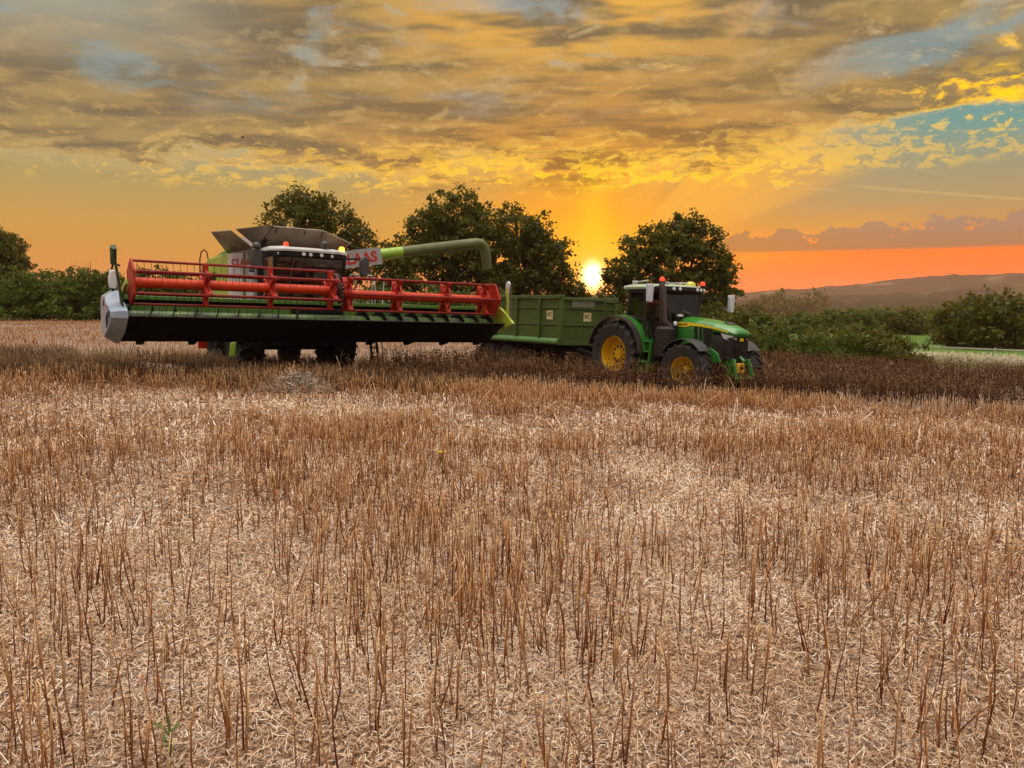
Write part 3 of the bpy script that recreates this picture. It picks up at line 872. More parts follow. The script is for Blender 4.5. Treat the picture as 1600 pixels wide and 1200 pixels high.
straw = stalk_mat('straw', [(.0, (.15, .07, .03)), (.25, (.38, .20, .10)), (.5, (.60, .40, .24)), (.75, (.74, .58, .42)), (1, (.82, .75, .66))], 1.0, .7)
Vs, Fs, Rs = [], [], []; o = 0
for r0, r1, dens, l0, l1, w0 in ((1.6, 3.6, 12500, .010, .052, .0023), (3.6, 6.5, 6400, .012, .062, .0031), (6.5, 11, 2100, .022, .085, .0055), (11, 22, 330, .05, .17, .011)):
    n = int(dens * .66 * (r1 ** 2 - r0 ** 2))
    x, y = wedge(n, r0, r1, rg)
    keep = rg.uniform(0, 1, n) < .35 + .75 * vnoise(x, y, 1.1, 21)
    x, y = x[keep], y[keep]; n = len(x)
    ln = rg.uniform(l0, l1, n); lng = rg.uniform(0, 1, n) < .012; ln[lng] *= rg.uniform(2.5, 6, lng.sum())
    P = np.stack([x, y, terr(x, y) + rg.uniform(.003, .04, n) ** 1.15], 1)
    V, F = strips(P, ln, w0 * rg.uniform(.6, 1.5, n), rg, .35, .8)
    Vs.append(V); Fs.append(F + o); o += len(V); Rs.append(np.repeat(np.clip(rg.normal(.46, .26, n) + .3 * (vnoise(x, y, .9, 4) - .5) + .08 * patch(x, y), 0, 1), 6))
so = np_mesh('straw_litter', np.concatenate(Vs), np.concatenate(Fs), straw, None, {'h': np.zeros(o), 'rnd': np.concatenate(Rs)})
tag(so, 'pale chopped straw and chaff scattered between the stalks', 'straw', kind='stuff')

# dark standing crop round the tractor and trailer
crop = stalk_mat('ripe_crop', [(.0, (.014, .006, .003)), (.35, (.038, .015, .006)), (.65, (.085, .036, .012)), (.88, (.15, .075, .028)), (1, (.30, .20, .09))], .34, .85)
def plants(x, y, h0, h1, rg, nl=9, leaf=.045, rad0=.004, lean_s=.12):
    n = len(x); z = terr(x, y) - .02
    h = rg.uniform(h0, h1, n)
    V1, F1, h1_ = stalks(np.stack([x, y, z], 1), h, np.abs(rg.normal(0, lean_s, n)), np.full(n, rad0), rg, 4, .2)
    r1_ = np.repeat(rg.uniform(0, 1, n), 16)
    k = np.repeat(np.arange(n), nl); t = rg.uniform(.35, 1.05, n * nl)
    P = np.stack([x[k] + rg.normal(0, .07, n * nl) * t, y[k] + rg.normal(0, .07, n * nl) * t, z[k] + h[k] * t], 1)
    V2, F2 = leaf_cloud(P, leaf, rg)
    r2 = np.repeat(rg.uniform(0, 1, n * nl), 4)
    return np.concatenate([V1, V2]), np.concatenate([F1, F2 + len(V1)]), np.concatenate([h1_, np.repeat(t, 4) * .8]), np.concatenate([r1_, r2])
n = 21000
x = rg.uniform(-4.5, 32, n); y = rg.uniform(19.6, 37, n)
keep = (y > front_line(x) - .15) & (rg.uniform(0, 1, n) < np.where(y < 25, 1.0, .6)) & (rg.uniform(0, 1, n) < .45 + .8 * vnoise(x, y, .7, 6))
keep &= (rg.uniform(0, 1, n) > .75 * np.clip((x - 11) / 4, 0, 1) * np.clip((25 - y) / 2, 0, 1))
keep &= ~((x < -1.5) & (y > 26)) & (.75 * x + .66 * y < 46 + 3 * vnoise(x, y, .3, 8))
x, y = x[keep], y[keep]
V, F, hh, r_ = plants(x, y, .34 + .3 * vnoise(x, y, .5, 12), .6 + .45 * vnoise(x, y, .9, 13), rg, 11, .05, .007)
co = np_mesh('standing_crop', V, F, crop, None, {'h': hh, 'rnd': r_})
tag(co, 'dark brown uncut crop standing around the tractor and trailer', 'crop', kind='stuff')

# dry grass tufts and trampled growth in front of the combine and at the left
dry = stalk_mat('dry_grass', [(.0, (.02, .010, .006)), (.3, (.055, .026, .012)), (.55, (.13, .07, .03)), (.8, (.28, .17, .085)), (1, (.50, .39, .27))], .5, .8)
n = 26000
x = rg.uniform(-17, -1.0, n); y = rg.uniform(17.2, 25, n)
d1 = vnoise(x, y, .6, 14) + .5 * vnoise(x, y, 1.7, 15)
keep = (d1 > .56) & (y > 17.6 + .9 * vnoise(x, y, .5, 16)) & ~((np.abs(x + 8.6) < .7) & (y < 20.5))
x, y = x[keep], y[keep]; n = len(x)
V, F, hh = stalks(np.stack([x, y, terr(x, y) - .02], 1), rg.uniform(.2, .55, n), np.abs(rg.normal(.2, .22, n)).clip(0, .95), np.full(n, .0065), rg, 4, .3)
rnd = np.clip(.75 * vnoise(x, y, .35, 17) + .4 * rg.uniform(0, 1, n) - .12, 0, 1)
dg = np_mesh('dry_grass', V, F, dry, None, {'h': hh * .75, 'rnd': np.repeat(rnd, 16)})
tag(dg, 'tangled dry grass and flattened growth in front of the combine', 'grass', kind='stuff')

# thin stubble on the field beyond, at the left, and pale grass at the right edge of the slope
n = 26000
x = rg.uniform(-62, -2, n); y = rg.uniform(24, 66, n)
keep = (x > -.72 * y) & (rg.uniform(0, 1, n) < .25 + .8 * vnoise(x, y, .12, 18))
x, y = x[keep], y[keep]; n = len(x)
V, F, hh = stalks(np.stack([x, y, terr(x, y) - .02], 1), rg.uniform(.12, .3, n), np.abs(rg.normal(.1, .2, n)).clip(0, .9), np.full(n, .014), rg, 4, .2)
fs = np_mesh('far_stubble', V, F, stub, None, {'h': hh * .6 + .25, 'rnd': np.repeat(rg.uniform(.2, 1, n), 16)})
tag(fs, 'thin short stubble on the cut field beyond the combine', 'stubble', kind='stuff')

pale_g = stalk_mat('pale_grass', [(.0, (.30, .22, .12)), (.5, (.52, .42, .27)), (1, (.68, .60, .46))], .6, .8)
n = 13000
x = rg.uniform(18, 75, n); u_ = rg.uniform(10, 18.5, n)
y = (40 + u_ - .75 * x) / .66
keep = (y > 24) & (x / y > .5)
x, y = x[keep], y[keep]; n = len(x)
V, F, hh = stalks(np.stack([x, y, terr(x, y) - .02], 1), rg.uniform(.35, .7, n), np.abs(rg.normal(.1, .12, n)).clip(0, .9), np.full(n, .016), rg, 4, .2)
pg = np_mesh('pale_grass', V, F, pale_g, None, {'h': hh, 'rnd': np.repeat(rg.uniform(0, 1, n), 16)})
tag(pg, 'strip of pale dry grass along the fence at the right', 'grass', kind='stuff')

# heap of straw in front of the combine
x0, y0 = at(462, 18.4)
hs = empty('straw_heap', (x0, y0, tz(x0, y0)))
tag(hs, 'greyish heap of loose straw lying in front of the combine', 'straw heap')
n = 4200
a = rg.uniform(0, 2 * np.pi, n); q_ = np.sqrt(rg.uniform(0, 1, n))
lx, ly = np.cos(a) * q_ * .95, np.sin(a) * q_ * .6
lz = .42 * np.exp(-(lx / .6) ** 2 - (ly / .4) ** 2) * rg.uniform(.3, 1.05, n) + .02
P = np.stack([lx, ly, lz], 1)
ang = np.arctan2(ly, lx) + rg.normal(0, .5, n); el_ = rg.normal(.15, .35, n)
d = np.stack([np.cos(ang) * np.cos(el_), np.sin(ang) * np.cos(el_), np.sin(el_)], 1)
s = np.cross(d, rg.normal(size=(n, 3))); s /= np.linalg.norm(s, axis=1)[:, None]
L = rg.uniform(.12, .42, n)[:, None]; w = .006
mid_ = P + rg.normal(0, .03, (n, 3))
V = np.stack([P - d * L / 2 - s * w, P - d * L / 2 + s * w, mid_ - s * w, mid_ + s * w, P + d * L / 2 - s * w, P + d * L / 2 + s * w], 1).reshape(-1, 3)
V[:, 2] = np.maximum(V[:, 2], -.02)
F = (np.array([[0, 1, 3, 2], [2, 3, 5, 4]])[None] + (np.arange(n) * 6)[:, None, None]).reshape(-1, 4)
heap_m = stalk_mat('heap_straw', [(.0, (.16, .12, .09)), (.5, (.40, .33, .27)), (1, (.60, .54, .48))], 1.0)
np_mesh('straw', V, F, heap_m, hs, {'h': np.zeros(len(V)), 'rnd': np.repeat(rg.uniform(0, 1, n), 6)})

# a single green weed and a yellow flower among the stubble
gw = paint('weed_green', (.10, .14, .02), (.06, .09, .015), rough=.7, scale=20)
def weed(px_, d, h, label, flower=False):
    x, y = at(px_, d)
    root = empty('yellow_flower' if flower else 'green_weed', (x, y, tz(x, y)))
    tag(root, label, 'flower' if flower else 'weed')
    b = MB(); b.tube([(0, 0, -.02), (.01, 0, h * .5), (0, .01, h)], [.006, .005, .004], 6)
    b.tube([(.005, 0, h * .6), (-.03, .01, h * .85)], [.004, .002], 5)
    b.build('stem', gw, root)
    if flower:
        f = MB()
        for k in range(6):
            aa_ = k * math.pi / 3
            f.box((math.cos(aa_) * .02, math.sin(aa_) * .02, h + .005), (.035, .02, .006), (0, -.3, aa_))
        f.ball((0, 0, h + .008), .012, 8)
        f.build('petals', paint('petal_yellow', (.75, .55, .02), rough=.6, scale=30), root)
    else:
        f = MB()
        for k in range(5):
            aa_ = k * 2.4; hz = h * (.3 + .13 * k)
            f.box((math.cos(aa_) * .025, math.sin(aa_) * .025, hz), (.05, .014, .002), (0, -.6, aa_))
        f.build('leaf', gw, root)
weed(231, 2.62, .17, 'green weed stem among the stubble at the bottom left')
weed(688, 8.6, .26, 'tiny yellow flower among the stubble', True)

# ---------------------------------------------------------------- fence on the right
fx = empty('rail_fence', (0, 0, 0))
tag(fx, 'low pale rail fence along the dry grass at the right edge', 'fence')
fence_m = paint('weathered_rail', (.55, .52, .46), (.42, .38, .32), rough=.7, scale=8)
fp = []
for k in range(9):
    x = 20.0 + k * 4.0
    y = (40 + 17.8 - .75 * x) / .66
    fp.append(Vector((x, y, tz(x, y))))
for p in fp:
    b = MB(); b.tube([p + Vector((0, 0, -.3)), p + Vector((0, 0, .95))], .06, 7); b.build('post', fence_m, fx)
for a_, b_ in zip(fp[:-1], fp[1:]):
    b = MB(); b.bar(a_ + Vector((0, -.07, .85)), b_ + Vector((0, -.07, .85)), .05, .09); b.build('rail', fence_m, fx)

# a bird crossing the sky
bx, by = at(391, 120)
bd = empty('bird', (bx, by, CAM_Z + (470 - 223) / FPX * 120 * 1.0))
tag(bd, 'small dark bird gliding in the sky above the combine', 'bird')
bmt = paint('bird_dark', (.03, .025, .02), rough=.8)
b = MB()
b.loft([[(t, r * math.cos(k * math.pi / 4), r * math.sin(k * math.pi / 4)) for k in range(8)] for t, r in ((-.30, .01), (-.2, .05), (0, .09), (.16, .06), (.26, .045), (.33, .008))])
for s in (-1, 1):
    b.hexa([(-.07, s * .05, .02), (.1, s * .05, .02), (.06, s * .34, .16), (-.06, s * .34, .16), (-.07, s * .05, .045), (.1, s * .05, .045), (.06, s * .34, .175), (-.06, s * .34, .175)])
    b.hexa([(-.06, s * .34, .16), (.06, s * .34, .16), (-.05, s * .66, .12), (-.09, s * .66, .12), (-.06, s * .34, .175), (.06, s * .34, .175), (-.05, s * .66, .13), (-.09, s * .66, .13)])
b.hexa([(-.42, -.07, -.01), (-.25, -.025, -.01), (-.25, .025, -.01), (-.42, .07, -.01), (-.42, -.07, .01), (-.25, -.025, .01), (-.25, .025, .01), (-.42, .07, .01)])
b.build('body', bmt, bd)

# ---------------------------------------------------------------- haze
hz = MB(); hz.box((0, 0, 22), (6400, 6400, 116))
hmat = bpy.data.materials.new('haze'); hmat.use_nodes = True
ht = hmat.node_tree; ht.nodes.clear()
pv = ht.nodes.new('ShaderNodeVolumePrincipled')
pv.inputs['Color'].default_value = (.95, .56, .46, 1)
pv.inputs['Density'].default_value = 0.00016
pv.inputs['Anisotropy'].default_value = .25
ho = ht.nodes.new('ShaderNodeOutputMaterial'); ht.links.new(pv.outputs[0], ho.inputs['Volume'])
hobj = hz.build('haze', hmat, smooth=0)
tag(hobj, kind='stuff')
# ---------------------------------------------------------------- shared machine materials
black = paint('black_steel', (.008, .008, .008), (.014, .013, .012), rough=.7, scale=4, dust=.2, dust_c=(.03, .025, .02), spec=.2)
rubber = paint('tyre_rubber', (.022, .020, .020), (.034, .03, .028), rough=.8, scale=5, bump=.3, dust=.35, dust_c=(.085, .065, .045), spec=.3)
dark_grey = paint('dark_plastic', (.035, .035, .038), (.05, .05, .052), rough=.5, scale=4, dust=.3, dust_c=(.10, .08, .06))
steel = paint('bare_steel', (.36, .36, .37), (.22, .21, .20), rough=.35, metal=.8, scale=7)
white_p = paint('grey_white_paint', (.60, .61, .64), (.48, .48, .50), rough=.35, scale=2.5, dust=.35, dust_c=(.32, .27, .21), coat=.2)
seed_green = paint('seed_green_paint', (.26, .44, .025), (.20, .36, .03), rough=.35, scale=2.5, dust=.3, dust_c=(.24, .24, .08), coat=.2)
reel_red = paint('reel_red_paint', (.44, .020, .005), (.30, .012, .004), rough=.42, scale=3, dust=.2, dust_c=(.26, .04, .02), spec=.3)
glass = glass_mat('cab_glass')
red_letter = paint('red_lettering', (.55, .02, .012), (.45, .02, .012), rough=.4, scale=6)
tank_grey = paint('tank_sheet', (.24, .20, .15), (.16, .13, .10), rough=.5, scale=1.2, dust=.4, dust_c=(.20, .13, .08), metal=.2)
seat_m = paint('seat_cloth', (.03, .03, .032), rough=.9, scale=12)

def wheel(parent, c, r, w, rim_r, rim_mat, lugs, out, rot=0.0, dish=.18, bolts=10, tyre_mat=None):
    """farm tyre with chevron lugs on a dished rim; out = +1 / -1 is the outer side along local y"""
    wh = empty('wheel', c, (0, 0, rot)); wh.parent = parent
    t = MB()
    h = w / 2
    side = [(rim_r * .98, -h * .62), (rim_r * 1.06, -h * .80), (r * .80, -h * 1.0), (r * .89, -h * .97), (r * .93, -h * .82), (r * .945, -h * .4), (r * .95, 0)]
    prof = side + [(a, -b) for a, b in side[-2::-1]]
    t.lathe(prof, (0, 0, 0), 'y', 56, close=True)
    n = lugs
    for k in range(n):
        for s in (-1, 1):
            a0 = 2 * math.pi * (k + (.5 if s > 0 else 0)) / n
            rings = []
            for (yy, da, rr0, rr1, ww) in ((.03, .0, r * .94, r * 1.005, .038), (.45, .075, r * .94, r * 1.005, .038), (.86, .15, r * .92, r * .995, .040), (1.06, .20, r * .84, r * .945, .042)):
                ring = []
                for (rr_, dw) in ((rr0, -ww), (rr1, -ww * .75), (rr1, ww * .75), (rr0, ww)):
                    a = a0 - da * 1.25 + dw
                    ring.append((rr_ * math.cos(a), s * yy * h, rr_ * math.sin(a)))
                rings.append(ring)
            t.loft(rings)
    t.build('tyre', tyre_mat or rubber, wh, smooth=30)
    m = MB()
    o = out
    y0 = o * h
    m.lathe([(rim_r * 1.05, y0 * .84), (rim_r * 1.07, y0 * .74), (rim_r * .97, y0 * .66), (rim_r * .93, y0 * .30), (rim_r * .88, -y0 * .15), (rim_r * .66, -y0 * .25), (rim_r * .60, -y0 * .12), (rim_r * .30, -y0 * .08), (rim_r * .27, y0 * .16), (.001, y0 * .20)], (0, 0, 0), 'y', 44)
    m.lathe([(rim_r * 1.05, -y0 * .84), (rim_r * .95, -y0 * .6), (rim_r * .88, -y0 * .16)], (0, 0, 0), 'y', 44)
    m.build('rim', rim_mat, wh, smooth=30)
    for k in range(bolts):
        bt = MB()
        a = 2 * math.pi * k / bolts
        bt.lathe([(.026 * r / .9, 0), (.026 * r / .9, o * .05), (.0005, o * .055)], (rim_r * .45 * math.cos(a), -y0 * .11, rim_r * .45 * math.sin(a)), 'y', 6)
        bt.build('wheel_bolt', black, wh, smooth=0)
    return wh

# ---------------------------------------------------------------- combine harvester
CY = R(-55.6); CX0, CY0 = -6.83, 23.87
comb = empty('combine_harvester', (CX0, CY0, -.63), (-.033, 0, CY))
tag(comb, 'green and white combine harvester with a raised red reel header', 'combine harvester')

# chassis, body and panels
b = MB()
b.box((-1.6, 0, 1.35), (5.6, 1.5, .9)); b.box((-.1, 0, .95), (.5, 2.6, .42)); b.box((-3.9, 0, .85), (.3, 2.4, .25))
b.hexa([(-.4, -1.0, 1.5), (.7, -1.0, 1.5), (.7, 1.0, 1.5), (-.4, 1.0, 1.5), (-.4, -1.0, 2.0), (1.0, -1.0, 2.0), (1.0, 1.0, 2.0), (-.4, 1.0, 2.0)])
b.build('chassis', black, comb, bevel=.03)
b = MB()
b.prism([(-5.2, 1.7), (-5.35, 2.6), (-4.9, 3.25), (-4.2, 3.5), (-.5, 3.62), (-.35, 3.62), (-.35, 1.75), (-4.2, 1.5)], 'y', -1.35, 1.35)
b.build('body', paint('body_green_grey', (.13, .20, .05), (.10, .15, .05), rough=.45, scale=2, dust=.5, dust_c=(.22, .19, .10)), comb, bevel=.05)
for s in (-1, 1):
    g = MB()
    g.loft([[(x_, s * (1.37 + dy_), z_) for x_, z_ in ((-4.75, 1.95), (-1.32, 1.75), (-1.32, 3.66), (-3.9, 3.60), (-4.55, 3.35))] for dy_ in (0, .18)])
    g.build('side_panel', seed_green, comb, bevel=.05)
    v = MB(); v.box((-3.6, s * 1.56, 2.95), (1.5, .03, .30))
    for k in range(5): v.box((-3.6, s * 1.575, 2.85 + k * .05), (1.4, .02, .012))
    v.build('vent', black, comb)
    w_ = MB()
    w_.loft([[(-1.28, s * 1.37, z0), (-1.28, s * 1.58, z0), (-.75, s * 1.58, z0), (-.12, s * 1.12, z0), (-.12, s * .98, z0), (-.7, s * .98, z0)] for z0 in (1.75, 3.0, 3.62)])
    w_.build('corner_panel', white_p, comb, bevel=.04)
    lo = MB(); lo.prism([(-4.3, 1.5), (-1.0, 1.35), (-1.0, 1.72), (-4.6, 1.9)], 'y', s * 1.38, s * 1.52); lo.build('lower_panel', seed_green, comb, bevel=.02)
text_obj('CLAAS', red_letter, comb, (-.425, -1.362, 3.33), (.63, .46, 0), (0, 0, 1), .27, bold=.03)
# engine hood and rear
b = MB(); b.prism([(-5.0, 3.2), (-4.4, 3.72), (-3.4, 3.86), (-2.9, 3.86), (-2.9, 3.4), (-5.0, 3.0)], 'y', -1.2, 1.2)
b.build('engine_hood', paint('hood_green', (.16, .25, .05), (.12, .2, .05), rough=.45, scale=2, dust=.4), comb, bevel=.06)
b = MB(); b.prism([(-5.3, 2.5), (-5.75, 1.5), (-5.6, 1.2), (-5.0, 1.3), (-4.9, 2.3)], 'y', -1.05, 1.05); b.build('straw_chopper', black, comb, bevel=.03)
b = MB(); b.box((-4.9, -1.45, 1.0), (.10, .42, .95)); b.build('rear_marker', reel_red, comb, bevel=.01)
b = MB()
for yy in (-1.62, -1.34):
    b.tube([(-4.72, yy, 1.5), (-4.72, yy, 3.6), (-4.72, yy + (.05 if yy < -1.5 else -.05), 3.86), (-4.72, -1.48, 3.93)], .022, 7)
for k in range(6): b.tube([(-4.72, -1.62, 1.7 + .3 * k), (-4.72, -1.34, 1.7 + .3 * k)], .016, 6)
b.build('rear_ladder', black, comb)

# grain tank with opened flaps
b = MB(); b.box((-1.3, 0, 3.55), (2.6, 2.5, .46)); b.build('grain_tank', tank_grey, comb, bevel=.02)
bot = {'fl': (.30, .95, 3.74), 'fr': (.30, -1.15, 3.74), 'rr': (-2.7, -1.2, 3.74), 'rl': (-2.7, 1.2, 3.74)}
def flap(q, name='tank_flap'):
    m = MB(); m.sheet(q, .035); return m.build(name, tank_grey, comb)
flap([bot['fr'], bot['fl'], (.95, .62, 4.36), (.95, -.85, 4.36)])
flap([bot['fl'], (.62, 1.18, 3.80), (.90, 1.52, 4.06), (.95, .62, 4.36)])
flap([(.60, -1.30, 3.80), bot['fr'], (.95, -.85, 4.36), (.90, -1.90, 4.16)])
flap([bot['rr'], (.22, -1.22, 3.74), (.62, -1.98, 4.17), (-1.25, -2.05, 4.26)])
flap([(.22, 1.2, 3.74), bot['rl'], (-1.6, 1.95, 4.26), (.55, 1.72, 4.10)])
flap([bot['rl'], bot['rr'], (-3.0, -1.2, 4.32), (-3.0, 1.2, 4.32)])
b = MB()
for yy in (-.75, .1, .62): b.bar((.36, yy, 3.80), (.93, yy, 4.30), .03, .03)
b.bar((.5, -1.12, 3.70), (.62, -.95, 3.98), .07, .05)
b.each('flap_strut', black, comb)

# cab
b = MB()
F_ = 1.62
for s in (-1, 1):
    b.bar((F_ - .18, s * .98, 1.95), (F_, s * 1.03, 3.5), .09, .10, (1, 0, 0))
    b.bar((.30, s * 1.0, 1.95), (.25, s * 1.03, 3.5), .12, .12, (1, 0, 0))
    b.bar((F_ - .18, s * .98, 2.0), (.30, s * 1.0, 2.0), .08, .12)
b.bar((F_ - .2, -1.0, 2.02), (F_ - .2, 1.0, 2.02), .10, .12)
b.box((.9, 0, 1.92), (1.5, 2.0, .12))
b.box((.24, 0, 2.7), (.06, 1.95, 1.55))
b.build('cab_frame', black, comb, bevel=.015)
r_ = MB()
r_.loft([[(.0, -1.12, z0), (1.5, -1.16, z0), (1.86, -.75, z0), (1.95, 0, z0), (1.86, .75, z0), (1.5, 1.16, z0), (.0, 1.12, z0)] for z0 in (3.46, 3.60)])
r_.build('cab_visor', black, comb, bevel=.02)
r_ = MB()
def rr_ring(sc, z0): return [(.0, -1.14 * sc, z0), (1.45, -1.2 * sc, z0), (.05 + 1.83 * sc, -.78 * sc, z0), (.05 + 1.92 * sc, 0, z0), (.05 + 1.83 * sc, .78 * sc, z0), (1.45, 1.2 * sc, z0), (.0, 1.14 * sc, z0)]
r_.loft([rr_ring(1.0, 3.604), rr_ring(1.0, 3.66), rr_ring(.93, 3.73), rr_ring(.6, 3.77)])
r_.build('cab_roof', paint('roof_cream', (.52, .52, .50), (.40, .40, .38), rough=.4, scale=2, dust=.3), comb, smooth=50)
def pane(q, name='window'):
    m = MB(); m.sheet(q, .012); return m.build(name, glass, comb, smooth=0)
pane([(F_ - .155, -.93, 2.08), (F_ - .155, .93, 2.08), (F_ + .01, .97, 3.45), (F_ + .01, -.97, 3.45)], 'windscreen')
for s in (-1, 1):
    pane([(.38, s * 1.005, 2.08), (F_ - .24, s * .985, 2.08), (F_ - .07, s * 1.03, 3.45), (.34, s * 1.03, 3.45)], 'side_window')
b = MB()
b.box((.75, 0, 2.22), (.5, .5, .14)); b.box((.52, 0, 2.62), (.14, .5, .75)); b.box((.5, 0, 3.08), (.1, .28, .2)); b.build('driver_seat', seat_m, comb, bevel=.05)
b = MB(); b.tube([(1.32, 0, 2.0), (1.2, 0, 2.62)], .035, 8); b.lathe([(.18, -.012), (.19, 0), (.18, .012), (.17, 0)], (1.17, 0, 2.66), 'x', 20, close=True); b.build('steering_wheel', dark_grey, comb)
b = MB()
b.sheet([(.29, .60, 2.2), (.29, .93, 2.2), (.29, .93, 3.35), (.29, .60, 3.35)], .01); b.sheet([(.29, -.95, 2.2), (.29, -.55, 2.2), (.29, -.55, 3.35), (.29, -.95, 3.35)], .01)
b.each('sun_blind', paint('blind_green', (.16, .26, .15), (.12, .2, .12), rough=.6), comb, smooth=0)
lamp = lamp_mat('work_lamp', (1, .95, .9), 0.0, (.75, .75, .78))
b = MB(); b.bar((F_ + .10, -.52, 3.40), (F_ - .1, -.60, 2.55), .025, .02); b.build('wiper', steel, comb)
for yy in (-.92, -.68, -.3, -.1, .22, .55, .85):
    l_ = MB(); xx = 1.93 - .55 * max(0, abs(yy) - .35) ** 1.3
    l_.lathe([(.055, 0), (.055, .03), (.045, .045), (.001, .05)], (xx - .02, yy, 3.53), 'x', 12); l_.build('work_light', lamp, comb)
def beacon(x_, y_, z_, lit, parent, r0=.065):
    bs = MB(); bs.lathe([(r0 * 1.1, 0), (r0 * 1.1, .04), (r0 * .8, .06), (.001, .06)], (x_, y_, z_), 'z', 14)
    o = bs.build('beacon_base', black, parent)
    d = MB(); d.lathe([(r0, .06), (r0, .13), (r0 * .75, .175), (.001, .19)], (x_, y_, z_), 'z', 16)
    m_ = lamp_mat('beacon_lit', (1.0, .30, .015), 9.0, (.9, .3, .02)) if lit == 2 else lamp_mat('beacon_glow', (1.0, .06, .02), .9, (.75, .08, .03))
    return d.build('beacon', m_, parent)
beacon(1.45, -.66, 3.70, 1, comb, .075)
bl = beacon(1.35, 1.06, 3.68, 2, comb, .08)
b = MB(); b.tube([(1.75, .38, 3.70), (1.75, .38, 3.80)], .03, 8); b.ball((1.75, .38, 3.86), .13, 14, .85); b.build('roof_camera', dark_grey, comb)
for s, x_, y_, zt in ((-1, 1.9, -1.62, 3.62), (1, 1.75, 1.58, 3.58)):
    b = MB(); b.loft([[(x_ + dx_, y_ + s * a_, z_) for a_, z_ in ((-.14, zt - .55), (.10, zt - .55), (.16, zt - .4), (.15, zt - .05), (0, zt + .03), (-.14, zt - .1))] for dx_ in (0, .12)])
    b.build('mirror', dark_grey, comb, bevel=.03)
    b = MB(); b.tube([(1.55, s * 1.1, 3.5), (x_, y_, zt - .05)], .028, 7); b.tube([(1.45, s * 1.0, 2.3), (x_ - .1, y_ - s * .25, 2.6), (x_, y_, zt - .5)], .022, 7); b.each('mirror_arm', black, comb)
b = MB(); b.box((1.93, -1.76, 3.05), (.12, .14, .2)); b.ball((1.94, -1.63, 3.66), .12, 10); b.each('mirror_lamp', dark_grey, comb, bevel=.03)

# platform, handrails and ladder on the left flank
rail_m = paint('rail_grey', (.55, .55, .52), (.42, .41, .38), rough=.4, scale=6)
b = MB(); b.box((.85, 1.62, 1.95), (1.5, 1.1, .06)); b.build('platform', black, comb)
b = MB()
for yy in (1.25, 1.42, 1.95): b.tube([(1.58, yy, 1.98), (1.58, yy, 3.05)], .02, 6)
b.tube([(1.58, 1.25, 3.05), (1.58, 1.95, 3.05)], .02, 6)
b.tube([(1.2, 2.16, 3.02), (1.25, 2.2, 2.9), (1.25, 2.2, 2.15), (1.2, 2.3, 2.0), (1.15, 2.42, 2.0), (1.1, 2.52, 2.15), (1.1, 2.56, 2.95)], .022, 7)
b.tube([(1.3, 2.65, 2.3), (1.3, 2.8, 3.0)], .02, 6)
b.each('handrail', rail_m, comb)
b = MB()
for xx in (.75, 1.2):
    b.bar((xx, 2.16, 1.95), (xx, 2.36, .45), .04, .09)
for k in range(5): b.box((.98, 2.18 + .04 * k, 1.75 - .3 * k), (.45, .16, .03))
b.tube([(1.24, 2.44, 1.1), (1.24, 2.5, .5), (1.2, 2.3, .42)], .018, 6)
b.build('ladder', black, comb)

# unloading pipe swung out to the left
pd = Vector((0, 5.6, .98)).normalized()
P0 = Vector((-2.2, 1.2, 3.52)); PE = Vector((-2.2, 7.95, 4.70))
b = MB()
b.tube([P0, P0 + (PE - P0) * .53], .205, 18)
b.build('unloading_pipe', seed_green, comb)
b = MB()
b.tube([P0 + (PE - P0) * .531, PE, PE + Vector((0, .22, .0)), PE + Vector((0, .38, -.14)), PE + Vector((0, .46, -.36)), PE + Vector((0, .55, -.95))], [.203, .203, .206, .206, .20, .185], 18)
b.build('pipe_end', paint('pipe_olive', (.10, .12, .03), (.08, .085, .028), rough=.5, scale=1.0, dust=.4, dust_c=(.12, .10, .06)), comb)
b = MB(); b.tube([P0 + Vector((0, -.25, -.9)), P0 + Vector((0, -.1, .1)), P0 + (PE - P0) * .03], .26, 16); b.build('pipe_turret', seed_green, comb)
pc = P0 + (PE - P0) * .262; pc.x += .21
b = MB(); u_ = Vector((0, -pd.z, pd.y))
qa = [pc - pd * .98 - u_ * .33, pc + pd * .92 - u_ * .33, pc + pd * .92 + u_ * .27, pc - pd * .98 + u_ * .27]
b.sheet(qa, .03, (1, 0, 0)); b.build('name_board', paint('board_grey', (.40, .39, .40), (.32, .31, .31), rough=.5, scale=2, dust=.4, dust_c=(.25, .2, .16)), comb)
text_obj('CLAAS', red_letter, comb, pc + Vector((.034, 0, 0)) + pd * .0 - u_ * .05, pd, u_, .50, bold=.03)

# wheels
rim_w = paint('rim_dark', (.03, .03, .03), (.05, .05, .045), rough=.6, scale=4, dust=.6, dust_c=(.04, .03, .02), spec=.2)
for s in (-1, 1):
    wheel(comb, (0, s * 1.42, .94), .96, .72, .46, rim_w, 20, s, bolts=0, tyre_mat=black)
    wheel(comb, (-3.9, s * 1.22, .62), .64, .5, .33, rim_w, 18, s, bolts=0, tyre_mat=black)
b = MB(); b.hexa([(.25, -1.95, .55), (.33, -1.78, .55), (.33, -1.74, .98), (.25, -1.9, .95), (.31, -1.96, .55), (.38, -1.8, .55), (.38, -1.76, .98), (.31, -1.92, .95)]); b.build('wheel_step', seed_green, comb, bevel=.02)

# feeder house
b = MB(); b.hexa([(-.2, -.75, 1.2), (2.3, -.75, 1.25), (2.3, .75, 1.25), (-.2, .75, 1.2), (.2, -.75, 1.95), (2.3, -.75, 2.0), (2.3, .75, 2.0), (.2, .75, 1.95)]); b.build('feeder_house', black, comb, bevel=.02)

